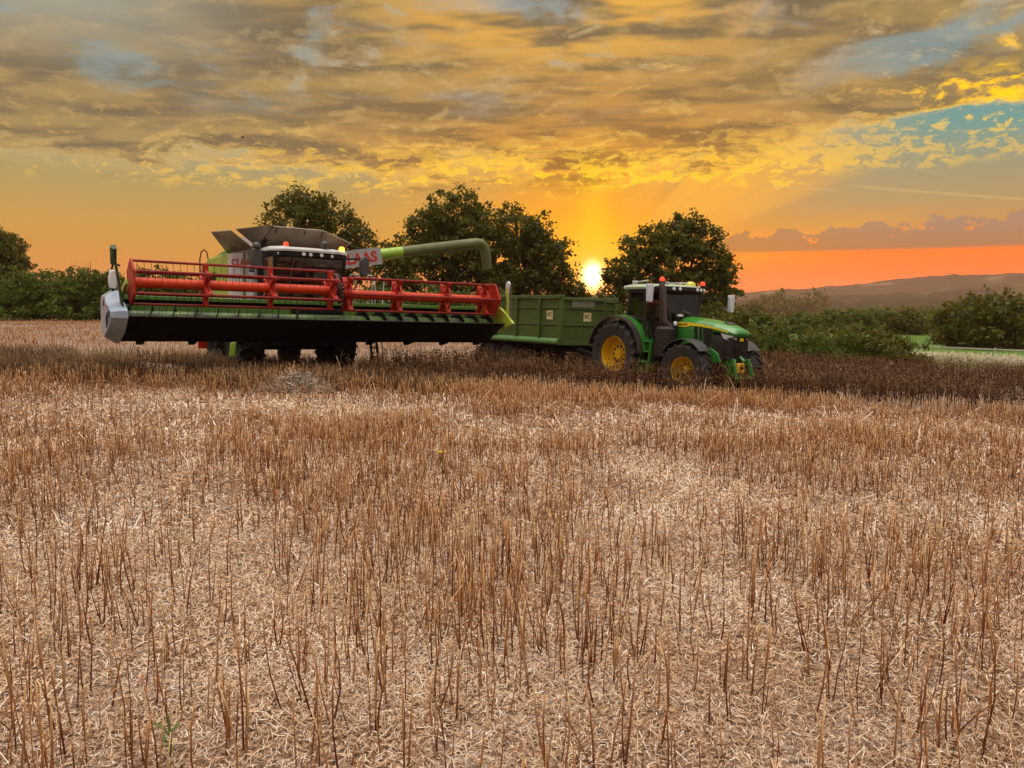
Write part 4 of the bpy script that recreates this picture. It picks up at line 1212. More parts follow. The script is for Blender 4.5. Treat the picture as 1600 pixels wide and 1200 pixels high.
# ---- header (carried by the combine)
YA, YB = -5.14, 5.48
b = MB()
b.prism([(3.62, 1.70), (3.50, 1.72), (2.62, 1.32), (2.25, 1.35), (2.10, 1.55), (2.08, 2.10), (1.98, 2.12), (1.98, 1.30), (2.35, 1.10), (2.62, 1.08)], 'y', YA, YB)
for k in range(9):
    yy = YA + .45 + k * (YB - YA - .9) / 8
    b.box((2.75, yy, 1.085), (.34, .16, .10), (0, -.25, 0))
b.build('header_trough', paint('trough_black', (.004, .004, .004), (.007, .006, .005), rough=.8, scale=3, dust=.2, dust_c=(.016, .012, .009), spec=.08), comb, bevel=.01)
b = MB(); b.box((2.05, (YA + YB) / 2, 2.16), (.16, YB - YA, .10)); b.box((2.14, (YA + YB) / 2, 1.90), (.02, YB - YA, .16))
b.build('header_beam', paint('beam_green', (.10, .24, .03), (.07, .17, .03), rough=.4, scale=2, dust=.3), comb, bevel=.01)
b = MB()
for k in range(138):
    yy = YA + .08 + k * (YB - YA - .16) / 137
    b.hexa([(3.60, yy - .02, 1.70), (3.60, yy + .02, 1.70), (3.74, yy + .005, 1.715), (3.74, yy - .005, 1.715), (3.60, yy - .02, 1.725), (3.60, yy + .02, 1.725), (3.74, yy + .005, 1.72), (3.74, yy - .005, 1.72)])
b.build('knife', steel, comb, smooth=0)
au = MB()
au.tube([(2.78, YA + .06, 1.66), (2.78, YB - .06, 1.66)], .18, 20)
au.build('auger_tube', paint('auger_green', (.17, .31, .05), (.07, .11, .07), rough=.3, scale=2.2, dust=.6, dust_c=(.03, .045, .02)), comb)
def flight(y0, y1, hand):
    m = MB(); P = []; F = []; turns = abs(y1 - y0) / .52; n = int(turns * 20)
    for i in range(n + 1):
        t = i / n; a = hand * t * turns * 2 * math.pi; yy = y0 + (y1 - y0) * t
        for r0 in (.18, .335):
            P.append((2.78 + r0 * math.cos(a), yy, 1.66 + r0 * math.sin(a)))
    F = [(2 * i, 2 * i + 1, 2 * i + 3, 2 * i + 2) for i in range(n)]
    m.pts(P, F)
    o = m.build('auger_flight', black, comb)
    sd_ = o.modifiers.new('thick', 'SOLIDIFY'); sd_.thickness = .012
flight(YA + .08, -.35, 1); flight(YB - .08, .85, 1)

# reel in two halves
reel_bright = paint('reel_tube_red', (.60, .045, .006), (.46, .03, .005), rough=.42, scale=3, dust=.25, dust_c=(.30, .07, .02), spec=.3)
reel_deep = paint('reel_bar_red', (.24, .010, .007), (.16, .008, .006), rough=.45, scale=3, dust=.25, dust_c=(.18, .05, .03), spec=.3)
RX, RZ = 3.12, 2.46
def reel_half(y0, y1, phase, spiders, zoff=0.0):
    rz = RZ + zoff
    b = MB(); b.tube([(RX, y0, rz), (RX, y1, rz)], .125, 18); b.build('reel_tube', reel_bright, comb)
    angs = [phase + k * math.pi / 3 for k in range(6)]
    for a in angs:
        cx_, cz_ = RX + .515 * math.cos(a), rz + .515 * math.sin(a)
        m = MB(); m.tube([(cx_, y0 + .02, cz_), (cx_, y1 - .02, cz_)], .032, 8); m.build('tine_bar', reel_deep, comb)
        tn = MB(); n = int((y1 - y0) / .16)
        for k in range(n):
            yy = y0 + .1 + k * (y1 - y0 - .2) / (n - 1)
            tn.tube([(cx_, yy, cz_), (cx_ + .02, yy, cz_ - .12), (cx_ - .03, yy, cz_ - .24)], [.006, .005, .004], 4, caps=False)
        tn.build('tine', black, comb)
    for yy in spiders:
        m = MB()
        hexp = [(RX + .24 * math.cos(a + math.pi / 6 * k_), rz + .24 * math.sin(a + math.pi / 6 * k_)) for a in angs for k_ in (0,)]
        m.prism(hexp, 'y', yy - .045, yy + .045)
        for a in angs:
            p = Vector((RX, yy, rz)); e = Vector((RX + .525 * math.cos(a), yy, rz + .525 * math.sin(a)))
            m.bar(p + (e - p) * .3, e, .10, .13, (0, 1, 0))
        for i_ in range(6):
            a, a2 = angs[i_], angs[(i_ + 1) % 6]
            p = Vector((RX + .40 * math.cos(a), yy, rz + .40 * math.sin(a))); q2 = Vector((RX + .40 * math.cos(a2), yy, rz + .40 * math.sin(a2)))
            m.bar(p, q2, .03, .05, (0, 1, 0))
        m.build('reel_spider', reel_red, comb, bevel=.006)
def reel_end(yy, phase, th, zoff=0.0):
    m = MB(); m.prism([(RX + .57 * math.cos(phase + k * math.pi / 3), RZ + zoff + .57 * math.sin(phase + k * math.pi / 3)) for k in range(6)], 'y', yy, yy + th)
    m.build('reel_end_plate', reel_red, comb, bevel=.01)
ph1, ph2 = math.pi / 2, math.pi / 3 + math.pi / 3
reel_half(-4.90, .16, ph1, [-3.24, -1.62, .02], .05)
reel_end(-4.95, ph1, .05, .05)
reel_half(.42, 5.24, ph2, [.52, 2.02, 3.62, 4.95], -.03)
reel_end(5.22, ph2, .05, -.03)
b = MB(); b.bar((2.0, .29, 2.2), (2.9, .29, 2.95), .10, .14); b.bar((2.9, .29, 2.95), (3.15, .29, 2.5), .08, .10)
for k in range(14):
    a = k * .46; b.ball((RX + .26 * math.cos(a), .29, RZ + .26 * math.sin(a)), .045, 8)
b.box((RX, .29, RZ), (.34, .10, .34)); b.build('reel_drive', paint('drive_dark_red', (.10, .02, .012), (.05, .02, .015), rough=.5, scale=9), comb, bevel=.01)
for yy in (YA + .10, YB - .12):
    b = MB(); b.bar((2.0, yy, 2.12), (RX + .1, yy, RZ + .05), .07, .12); b.tube([(2.2, yy, 1.8), (2.9, yy, 2.4)], .035, 8); b.build('reel_arm', seed_green, comb, bevel=.01)

# end shields and upright side knives
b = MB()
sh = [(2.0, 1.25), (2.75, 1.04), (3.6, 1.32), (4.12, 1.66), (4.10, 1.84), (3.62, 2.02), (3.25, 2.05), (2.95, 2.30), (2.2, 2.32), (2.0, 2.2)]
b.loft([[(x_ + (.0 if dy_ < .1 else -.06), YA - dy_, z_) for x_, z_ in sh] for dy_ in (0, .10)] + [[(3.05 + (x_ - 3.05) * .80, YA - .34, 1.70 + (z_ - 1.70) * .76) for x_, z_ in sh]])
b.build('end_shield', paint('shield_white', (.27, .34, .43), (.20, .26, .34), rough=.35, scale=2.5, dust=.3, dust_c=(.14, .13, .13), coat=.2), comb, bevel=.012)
b = MB()
for (x0_, z0_, pts_) in ((0, 0, [(3.25, 1.42), (3.62, 1.60), (3.40, 1.80), (3.15, 1.66)]), (0, 0, [(3.62, 1.70), (3.80, 1.66), (3.80, 1.80), (3.60, 1.84)]), (0, 0, [(2.75, 1.95), (2.9, 1.92), (2.86, 2.08)])):
    b.prism(pts_, 'y', YA - .352, YA - .338)
b.each('shield_opening', black, comb, smooth=0)
b = MB(); b.prism([(3.30, 1.88), (3.42, 1.86), (3.34, 1.95), (3.26, 1.95)], 'y', YA - .348, YA - .338); b.build('shield_reflector', reel_red, comb, smooth=0)
b = MB(); b.prism([(2.1, 1.25), (3.6, 1.55), (4.05, 1.72), (3.7, 1.98), (3.3, 2.2), (2.1, 2.2)], 'y', YB, YB + .09)
b.build('end_shield', paint('divider_yellow_green', (.42, .48, .03), (.34, .40, .03), rough=.4, scale=3, dust=.3), comb, bevel=.02)
def side_knife(y_, lean_y, lean_x, z1, m1):
    base = Vector((3.75, y_, 1.72)); top = Vector((3.75 + lean_x, y_ + lean_y, z1))
    g = MB(); g.bar(base, top, .05, .12, (1, 0, 0)); g.bar(base - Vector((.16, 0, 0)), base + (top - base) * .45, .04, .16, (1, 0, 0)); o = g.build('side_knife', m1, comb, bevel=.006)
    k_ = MB(); d_ = (top - base); n = 22
    for i in range(n):
        p = base + d_ * ((i + .3) / n) + Vector((.07, 0, 0))
        k_.hexa([p + Vector((0, -.012, -.035)), p + Vector((.11, -.006, -.012)), p + Vector((.11, .006, -.012)), p + Vector((0, .012, -.035)), p + Vector((0, -.012, .03)), p + Vector((.11, -.006, .0)), p + Vector((.11, .006, .0)), p + Vector((0, .012, .03))])
    k_.build('knife_blade', steel if y_ > 0 else black, o, smooth=0)
    if y_ > 0:
        c_ = MB(); c_.loft([[top + Vector((dx_, s_ * .03, dz_)) for dx_, dz_ in ((-.08, -.3), (.12, -.28), (.14, .02), (.05, .1), (-.06, .06))] for s_ in (-1, 1)]); c_.build('knife_guard', white_p, o, bevel=.01)
    else:
        c_ = MB(); c_.loft([[top + Vector((dx_, s_ * .06, dz_)) for dx_, dz_ in ((-.06, -.35), (.07, -.38), (.13, -.02), (.02, .08), (-.12, -.02))] for s_ in (-1, 1)]); c_.build('knife_guard', paint('knife_green', (.05, .10, .02), (.012, .016, .01), rough=.6, scale=8), o, bevel=.01)
side_knife(YA - .04, -.16, -.30, 3.26, paint('knife_green', (.05, .10, .02), (.012, .016, .01), rough=.6, scale=8))
side_knife(YB + .05, .06, -.2, 2.92, MATS['divider_yellow_green'])
b = MB(); b.tube([(2.7, YA - .12, 2.2), (2.7, YA - .16, 2.75)], .03, 8); b.build('lamp_arm', black, comb)
b = MB(); b.loft([[(2.68 + dx_, YA - .12 + a_, z_) for a_, z_ in ((-.09, 2.36), (.07, 2.34), (.11, 2.58), (.07, 2.78), (-.06, 2.80), (-.11, 2.6))] for dx_ in (0, .10)]); b.build('marker_lamp', lamp, comb, bevel=.03)
b = MB(); b.tube([(2.6, YA - .05, 2.35), (2.5, YA - .15, 2.7), (2.65, YA - .1, 2.95), (2.9, YA, 2.9)], .025, 7); b.build('hydraulic_hose', black, comb)
# ---------------------------------------------------------------- tractor
TY = R(-55.0); TX0, TY0 = 4.10, 24.72
trac = empty('tractor', (TX0, TY0, -1.09), (-.036, .012, TY))
tag(trac, 'green tractor with yellow wheels hitched in front of the trailer', 'tractor')
jd_green = paint('tractor_green', (.035, .22, .025), (.025, .16, .02), rough=.28, scale=2, dust=.22, dust_c=(.10, .11, .04), coat=.4)
jd_yellow = paint('wheel_yellow', (.72, .42, .01), (.60, .33, .01), rough=.35, scale=3, dust=.3, dust_c=(.35, .18, .04), coat=.2)
stripe_y = paint('stripe_yellow', (.85, .62, .02), (.8, .55, .02), rough=.35, scale=4)
hood_dark = paint('grille_dark', (.018, .014, .012), (.028, .022, .02), rough=.5, scale=5, spec=.25)

b = MB()
b.box((1.4, 0, .95), (3.6, .62, .55)); b.box((0, 0, 1.0), (.5, 1.5, .42)); b.box((2.83, 0, .72), (.34, 1.45, .26)); b.box((.6, 0, 1.45), (1.4, 1.1, .5))
b.box((3.3, 0, 1.1), (.9, .5, .35))
b.build('chassis', hood_dark, trac, bevel=.03)

# bonnet: swept sections along x
def hood_ring(x_, w, zt, zb, crown=.07):
    return [(x_, -w, zb), (x_, -w * 1.02, zb + (zt - zb) * .55), (x_, -w * .97, zt - .13), (x_, -w * .80, zt - .03), (x_, -w * .35, zt + crown * .6), (x_, 0, zt + crown * .7),
            (x_, w * .35, zt + crown * .6), (x_, w * .80, zt - .03), (x_, w * .97, zt - .13), (x_, w * 1.02, zb + (zt - zb) * .55), (x_, w, zb)]
b = MB()
b.loft([hood_ring(1.92, .44, 2.20, 1.42), hood_ring(2.3, .46, 2.19, 1.42), hood_ring(2.9, .46, 2.15, 1.40), hood_ring(3.35, .45, 2.09, 1.38)])
b.build('bonnet', jd_green, trac, smooth=50)
b = MB()
b.loft([hood_ring(3.351, .45, 2.09, 1.86), hood_ring(3.75, .44, 2.01, 1.83), hood_ring(4.02, .42, 1.92, 1.79), hood_ring(4.13, .36, 1.85, 1.78, .03)])
b.build('bonnet_nose', jd_green, trac, smooth=50)
b = MB()
b.loft([hood_ring(3.351, .435, 1.86, 1.18, 0), hood_ring(3.7, .43, 1.83, 1.12, 0), hood_ring(3.98, .40, 1.785, 1.08, 0), hood_ring(4.06, .32, 1.77, 1.1, 0)])
b.build('front_grille', hood_dark, trac, smooth=50)
for k in range(9):
    b = MB(); zz = 1.20 + .062 * k
    b.loft([[(x_, y_, z_) for x_, y_ in ((4.068, -.29), (3.99, -.392), (3.75, -.432), (3.755, -.440), (4.0, -.40), (4.082, -.30), (4.082, .30), (4.0, .40), (3.755, .440), (3.75, .432), (3.99, .392), (4.068, .29))] for z_ in (zz, zz + .016)])
    b.build('grille_slat', black, trac, smooth=0)
b = MB(); b.box((4.085, 0, 1.66), (.02, .16, .10)); b.build('nose_badge', stripe_y, trac, bevel=.01)
for s in (-1, 1):
    # lower green side panel sweeping down behind the grille
    b = MB(); b.prism([(2.0, 1.42), (3.35, 1.38), (3.62, 1.25), (3.75, 1.02), (3.45, .95), (3.05, 1.22), (2.0, 1.25)], 'y', s * .40, s * .455); b.build('side_skirt', jd_green, trac, bevel=.015)
    # dark side grille between bonnet and nose
    b = MB(); b.prism([(2.98, 1.95), (3.345, 1.93), (3.345, 1.45), (3.05, 1.42)], 'y', s * .462, s * .474); b.build('side_grille', hood_dark, trac, smooth=0)
    b = MB()
    b.prism([(2.62, 2.0), (2.75, 2.0), (2.80, 1.62), (2.68, 1.58)], 'y', s * .466, s * .478); b.prism([(2.84, 1.98), (2.93, 1.98), (2.97, 1.62), (2.88, 1.6)], 'y', s * .466, s * .478)
    b.each('vent', black, trac, smooth=0)
    st_ = MB()
    P = []
    for x_, z0, z1 in ((1.93, 1.945, 2.085), (2.35, 1.945, 2.085), (2.46, 1.985, 2.08), (2.9, 1.975, 2.045), (3.3, 1.94, 1.99), (3.7, 1.885, 1.92), (3.95, 1.835, 1.86)):
        w = np.interp(x_, [1.92, 2.3, 2.9, 3.35, 3.75, 4.02], [.44, .46, .46, .45, .44, .42]) * 1.02 + .006
        P.append([(x_, s * w, z0), (x_, s * w, z1), (x_, s * (w + .006), z1), (x_, s * (w + .006), z0)])
    st_.loft(P); st_.build('bonnet_stripe', stripe_y, trac, smooth=0)
    text_obj('JOHN DEERE', paint('letter_dark_green', (.01, .05, .01), rough=.5), trac, (2.14, s * .478, 2.015), (1 if s < 0 else -1, 0, 0), (0, 0, 1), .085, bold=.012, ext=.003)
    hl = MB(); hl.loft([[(x_, s * (y_ + o_), z_) for x_, y_, z_ in ((3.66, .40, 1.815), (3.72, .425, 1.815), (4.0, .395, 1.77), (4.09, .22, 1.765), (4.075, .20, 1.64), (3.98, .36, 1.62), (3.80, .41, 1.67))] for o_ in (-.01, .045)])
    hl.build('headlight', paint('headlight_glass', (.78, .80, .85), (.5, .52, .58), rough=.12, scale=14, coat=.8), trac, bevel=.01)
b = MB(); b.prism([(3.5, 2.11), (3.72, 2.065), (3.74, 2.08), (3.5, 2.135)], 'y', -.14, .14); b.build('bonnet_badge', dark_grey, trac)

# cab
b = MB()
def pill(a, c_, w=.09, h=.09): b.bar(a, c_, w, h, (1, 0, 0))
for s in (-1, 1):
    pill((1.78, s * .52, 1.75), (1.58, s * .80, 2.98), .08, .09)       # front
    pill((.95, s * .84, 1.60), (.92, s * .86, 2.98), .07, .07)         # door post
    pill((.12, s * .78, 2.18), (.26, s * .80, 2.98), .09, .10)         # rear
    b.bar((.12, s * .80, 2.2), (.95, s * .86, 2.08), .06, .08)
    b.bar((.95, s * .84, 1.62), (1.75, s * .55, 1.70), .06, .08)
b.bar((1.6, -.8, 2.97), (1.6, .8, 2.97), .10, .09); b.bar((.24, -.8, 2.97), (.24, .8, 2.97), .10, .09)
for s in (-1, 1): b.bar((.24, s * .82, 2.97), (1.6, s * .82, 2.97), .10, .09)
b.box((.95, 0, 1.52), (1.5, 1.3, .14)); b.box((.12, 0, 1.9), (.06, 1.5, .6))
b.build('cab_frame', hood_dark, trac, bevel=.012)
def tp(q, name):
    m = MB(); m.sheet(q, .01); return m.build(name, glass, trac, smooth=0)
tp([(1.775, -.47, 1.85), (1.775, .47, 1.85), (1.60, .74, 2.93), (1.60, -.74, 2.93)], 'windscreen')
for s in (-1, 1):
    tp([(1.0, s * .845, 1.70), (1.74, s * .575, 1.80), (1.57, s * .80, 2.93), (.97, s * .865, 2.93)], 'door_window')
    tp([(.17, s * .80, 2.26), (.90, s * .865, 2.14), (.89, s * .865, 2.93), (.30, s * .82, 2.93)], 'side_window')
tp([(.11, -.72, 2.22), (.11, .72, 2.22), (.22, .75, 2.93), (.22, -.75, 2.93)], 'rear_window')
b = MB()
def troof(sc, z0): return [(x_ * 1.0 + (1 - sc) * (.85 - x_), y_ * sc, z0) for x_, y_ in ((-.02, -.78), (.10, -.90), (1.45, -.92), (1.80, -.62), (1.88, 0), (1.80, .62), (1.45, .92), (.10, .90), (-.02, .78))]
b.loft([troof(1, 3.03), troof(1.01, 3.09), troof(.95, 3.15), troof(.7, 3.19), troof(.3, 3.20)]); b.build('cab_roof', paint('roof_pale_green', (.30, .42, .26), (.36, .40, .30), rough=.4, scale=1.5, dust=.3, dust_c=(.4, .36, .26)), trac, smooth=50)
b = MB(); b.loft([[(1.35, -.945, z0), (1.52, -.94, z0), (1.86, -.64, z0), (1.95, 0, z0), (1.86, .64, z0), (1.52, .94, z0), (1.35, .945, z0)] for z0 in (2.98, 3.12)]); b.build('roof_visor', hood_dark, trac, bevel=.025)
for yy in (-.82, -.62, -.42, .30, .50, .72):
    xx = 1.955 - .30 * max(0, abs(yy) - .1) ** 1.6 - (.12 if abs(yy) > .8 else 0)
    l_ = MB(); l_.lathe([(.052, -.03), (.055, .0), (.04, .02), (.001, .026)], (xx, yy, 3.04), 'x', 12); l_.build('work_light', lamp, trac)
l_ = MB(); l_.lathe([(.06, -.03), (.06, .02), (.001, .03)], (-.01, -.80, 3.07), 'x', 12); l_.build('work_light', lamp, trac)
b = MB(); b.ball((1.40, .55, 3.19), .17, 16, .75, True); b.lathe([(.17, 0), (.18, -.03), (.12, -.05)], (1.40, .55, 3.19), 'z', 16); b.build('receiver_dome', paint('dome_yellow', (.62, .55, .05), (.5, .45, .04), rough=.4), trac, smooth=60)
beacon(1.42, -.70, 3.21, 1, trac, .075); beacon(1.30, 1.22, 3.16, 1, trac, .075)
b = MB(); b.tube([(1.4, .90, 3.05), (1.32, 1.22, 3.08), (1.30, 1.22, 3.17)], .022, 6); b.tube([(1.42, -.70, 3.12), (1.42, -.70, 3.22)], .02, 6); b.each('beacon_arm', black, trac)
b = MB()
b.tube([(.15, -.55, 3.25), (.75, -.60, 3.30)], .02, 6); b.box((.12, -.55, 3.25), (.10, .12, .12)); b.tube([(1.5, -.58, 3.20), (1.6, .2, 3.25)], .02, 6); b.box((1.5, -.58, 3.23), (.10, .12, .06))
b.tube([(-.02, -.75, 3.12), (-.1, .3, 3.14)], .025, 6)
b.each('roof_rail', rail_m, trac)
mir_face = paint('mirror_face', (.82, .85, .92), (.76, .79, .88), rough=.06, metal=.9, scale=5)
for s, x_, y_, zt in ((-1, 1.45, -1.26, 3.16), (1, 1.75, 2.02, 2.95)):
    b = MB(); b.loft([[(x_ + dx_, y_ + a_, z_) for a_, z_ in ((-.11, zt), (.11, zt), (.10, zt - .5), (.02, zt - .55), (-.08, zt - .52))] for dx_ in (-.02, .10)])
    o_ = b.build('mirror', paint('mirror_shell', (.62, .66, .75), (.52, .56, .64), rough=.25, coat=.5, scale=4) , trac, bevel=.02)
    f_ = MB(); f_.prism([(y_ - .09, zt - .02), (y_ + .09, zt - .02), (y_ + .08, zt - .46), (y_ - .06, zt - .48)], 'x', x_ - .03, x_ - .022); f_.build('mirror_glass', mir_face, o_, smooth=0)
    b = MB(); b.tube([(1.6, s * .82, zt - .12 if s > 0 else 3.02), (x_, y_ - s * .1, zt - .1)], .02, 7); b.tube([(1.62, s * .78, 2.5), (x_ - .1, s * (abs(y_) * .75), 2.5), (x_, y_, zt - .35)], .012, 6); b.each('mirror_arm', black, trac)
b = MB(); b.box((.55, 0, 1.95), (.5, .5, .16)); b.box((.32, 0, 2.32), (.14, .48, .65)); b.box((.30, 0, 2.70), (.09, .26, .18)); b.box((.6, -.38, 2.15), (.4, .12, .1)); b.build('driver_seat', seat_m, trac, bevel=.05)
b = MB(); b.tube([(1.45, 0, 1.6), (1.22, 0, 2.15)], .05, 8); b.lathe([(.17, -.012), (.185, 0), (.17, .012), (.165, 0)], (1.20, 0, 2.2), 'x', 20, close=True); b.box((1.5, 0, 2.05), (.2, .4, .2)); b.build('steering_wheel', dark_grey, trac, bevel=.02)

# exhaust stack and cleaner drum on the right, fuel tank and steps
b = MB(); b.tube([(1.86, -.70, 1.9), (1.72, -.86, 2.1), (1.66, -.90, 3.05), (1.60, -.92, 3.22)], [.10, .115, .10, .07], 14); b.build('exhaust_stack', paint('exhaust_brown', (.035, .018, .014), (.05, .028, .02), rough=.55, scale=6), trac)
b = MB()
b.tube([(1.75, -.78, 1.05), (1.75, -.78, 1.86), (1.75, -.78, 1.94)], [.30, .30, .22], 18); b.build('exhaust_cleaner', hood_dark, trac)
b = MB(); b.box((.95, -.62, 1.0), (1.0, .5, .6)); b.box((.95, .66, 1.0), (1.1, .5, .6)); b.build('fuel_tank', hood_dark, trac, bevel=.06)
b = MB()
for xx in (1.0, 1.36): b.hexa([(xx - .02, -1.10, .55), (xx + .02, -1.10, .55), (xx + .02, -.95, .55), (xx - .02, -.95, .55), (xx - .02, -.98, 1.5), (xx + .02, -.98, 1.5), (xx + .02, -.86, 1.5), (xx - .02, -.86, 1.5)])
for k, zz in enumerate((.56, .86, 1.16, 1.46)): b.box((1.18, -1.04 + .035 * k, zz), (.36, .24, .04))
b.prism([(1.0, 1.24), (1.36, 1.24), (1.36, 1.47), (1.08, 1.47)], 'y', -.93, -.90); b.prism([(1.0, .58), (1.36, .58), (1.36, .80), (1.0, .80)], 'y', -.95, -.93)
b.build('step', jd_green, trac, bevel=.008)
b = MB(); b.tube([(1.06, -.92, 1.6), (1.10, -.98, 1.9), (1.0, -.90, 2.4)], .018, 6); b.build('handrail', black, trac)
b = MB(); b.lathe([(.07, 0), (.075, .03), (.05, .06), (.001, .065)], (1.95, -.62, 2.02), 'x', 12); b.lathe([(.10, 0), (.10, .05), (.001, .07)], (1.95, -.42, 2.24), 'z', 14); b.each('side_lamp', lamp, trac)
b = MB(); b.loft([[(1.80, -.50, z0), (1.93, -.47, z0), (1.93, .47, z0), (1.80, .50, z0)] for z0 in (1.4, 2.24, 2.30)]); b.tube([(1.86, -.36, 2.2), (1.92, -.25, 2.36), (2.05, -.1, 2.30)], [.06, .09, .05], 10); b.build('bonnet_cowl', hood_dark, trac, bevel=.03)

# mudguards
guard_dark = paint('guard_dark', (.022, .022, .024), (.03, .03, .032), rough=.45, scale=4, dust=.3, dust_c=(.06, .05, .04))
def arc_guard(cx_, cz_, r0, a0, a1, y0, y1, th, mat, name, lip=None):
    m = MB(); n = 22; rings = []
    for i in range(n + 1):
        a = R(a0 + (a1 - a0) * i / n)
        c_, s_ = math.cos(a), math.sin(a)
        rings.append([(cx_ + r0 * c_, y0, cz_ + r0 * s_), (cx_ + r0 * c_, y1, cz_ + r0 * s_), (cx_ + (r0 + th) * c_, y1 * .995, cz_ + (r0 + th) * s_), (cx_ + (r0 + th) * c_, y0, cz_ + (r0 + th) * s_)])
    m.loft(rings)
    o = m.build(name, mat, trac, smooth=40)
    return o
for s in (-1, 1):
    arc_guard(0, 1.02, 1.16, 8, 165, s * .62, s * 1.08, .05, jd_green, 'rear_mudguard')
    arc_guard(0, 1.02, 1.13, 4, 168, s * 1.081, s * 1.27, .05, paint('guard_edge', (.03, .02, .02), (.045, .03, .03), rough=.4, scale=3), 'mudguard_edge')
    g = MB(); g.prism([(.95, 1.5), (1.18, 1.15), (1.22, 1.5), (.98, 2.1), (.2, 2.22), (-.5, 2.0), (-.6, 1.9), (.1, 1.9)], 'y', s * .70, s * .74); g.build('inner_guard', jd_green, trac, bevel=.01)
    arc_guard(2.83, .76, .84, 40, 150, s * .80, s * (1.26 if s < 0 else 1.40), .025, guard_dark, 'front_mudguard')

# wheels
for s in (-1, 1):
    wheel(trac, (0, s * .97, 1.0), 1.02, .66, .545, jd_yellow, 20, s)
    wheel(trac, (2.83, s * (1.0 if s < 0 else 1.16), .74), .76, .58, .375, jd_yellow, 18, s, rot=R(9))
# front linkage
b = MB()
for s in (-1, 1):
    b.bar((3.55, s * .26, .95), (4.15, s * .30, 1.02), .07, .20); b.bar((4.12, s * .30, 1.1), (4.30, s * .36, .55), .06, .12); b.bar((4.05, s * .30, 1.05), (3.9, s * .22, 1.30), .06, .08)
b.box((3.95, 0, 1.18), (.10, .56, .08)); b.box((3.92, 0, .80), (.12, .62, .30)); b.tube([(4.0, 0, 1.2), (4.25, 0, 1.05)], .05, 8); b.box((4.28, 0, .60), (.06, .8, .08))
b.build('front_linkage', jd_green, trac, bevel=.015)
b = MB(); b.lathe([(.10, 0), (.20, .0), (.21, .12), (.19, .16), (.08, .165), (.07, .10)], (4.0, 0, .86), 'x', 4, a0=math.pi / 4, a1=math.pi * 2.25); o_ = b.build('shaft_guard', paint('guard_amber', (.80, .40, .01), (.7, .33, .01), rough=.35, scale=6), trac, bevel=.04)
b = MB(); b.tube([(4.05, 0, .86), (4.2, 0, .86)], .03, 8); b.build('power_shaft', black, trac)
b = MB()
for s in (-1, 1): b.tube([(3.9, s * .2, 1.3), (4.1, s * .28, 1.38), (4.2, s * .1, 1.25)], .016, 6)
b.each('hydraulic_hose', black, trac)
b = MB(); b.tube([(-.3, 0, .7), (-.95, 0, .58)], .05, 8); b.box((-.55, 0, .9), (.3, .6, .5)); b.build('rear_hitch', black, trac, bevel=.02)

# ---------------------------------------------------------------- grain trailer
HX, HY = 2.60, 26.62
trl = empty('grain_trailer', (HX, HY, -1.10), (-.036, 0, TY))
tag(trl, 'olive green grain trailer with ribbed steel sides behind the tractor', 'trailer')
t_green = paint('trailer_green', (.060, .10, .018), (.05, .08, .018), rough=.45, scale=1.5, dust=.35, dust_c=(.12, .10, .04), spec=.35)
t_light = paint('trailer_green_ledge', (.10, .24, .07), (.08, .19, .06), rough=.35, scale=2, dust=.2)
L_, Wd_, Z0, Z1 = 5.2, 1.22, 1.18, 2.84
b = MB()
for s in (-1, 1): b.box((-L_ / 2, s * Wd_, (Z0 + Z1) / 2), (L_ - .06, .05, Z1 - Z0))
b.box((-.025, 0, (Z0 + Z1) / 2 - .06), (.05, 2 * Wd_ - .06, Z1 - Z0 - .12)); b.box((-L_ + .025, 0, (Z0 + Z1) / 2), (.05, 2 * Wd_ - .06, Z1 - Z0)); b.box((-L_ / 2, 0, Z0 + .03), (L_ - .1, 2 * Wd_ - .06, .05))
b.build('tub', t_green, trl)
b = MB()
for s in (-1, 1):
    b.box((-L_ / 2, s * (Wd_ + .035), Z1 - .05), (L_, .11, .12))
b.box((.03, 0, Z1 - .11), (.09, 2 * Wd_ - .02, .10)); b.box((-L_ - .03, 0, Z1 - .05), (.09, 2 * Wd_ - .02, .12))
b.build('top_rail', t_green, trl, bevel=.012)
for s in (-1, 1):
    b = MB(); b.prism([(s * Wd_, Z0 + .02), (s * (Wd_ + .13), Z0 + .06), (s * (Wd_ + .13), Z0 + .14), (s * (Wd_ + .03), Z0 + .22), (s * Wd_, Z0 + .22)], 'x', -L_ - .02, -.10); b.build('side_ledge', t_light, trl, bevel=.008)
    for xx in (-1.15, -2.53, -3.85, -5.14):
        b = MB(); b.box((xx, s * (Wd_ + .065), (Z0 + Z1) / 2 + .05), (.11, .085, Z1 - Z0 - .32)); b.build('side_post', t_green, trl, bevel=.012)
    b = MB()
    for zz in (2.42, 1.86): b.box((-L_ / 2 - .05, s * (Wd_ + .04), zz), (L_ - .2, .035, .045))
    b.each('side_rib', t_green, trl, bevel=.006)
    b = MB(); b.box((-.03, s * (Wd_ - .02), (Z0 + Z1) / 2), (.14, .14, Z1 - Z0 + .02)); b.build('corner_post', t_green, trl, bevel=.015)
b = MB()
for zz in (2.42, 1.86): b.box((.02, 0, zz), (.035, 2 * Wd_ - .2, .045))
b.box((.02, 0, Z0 + .05), (.08, 2 * Wd_ - .1, .12)); b.each('front_rib', t_green, trl, bevel=.006)
b = MB(); b.box((.025, -.32, 2.60), (.03, .98, .26))
for k in range(4): b.box((.043, -.32, 2.52 + .055 * k), (.01, .94, .012))
b.build('viewing_grille', paint('mesh_grey', (.22, .20, .16), (.17, .16, .12), rough=.5, scale=12), trl)
b = MB()
for yy in (.56, 1.04): b.tube([(.12, yy, 1.5), (.12, yy, 2.86), (.0, yy, 2.92)], .02, 7)
for k in range(5): b.tube([(.12, .56, 1.6 + .27 * k), (.12, 1.04, 1.6 + .27 * k)], .017, 7)
b.build('ladder', t_green, trl)
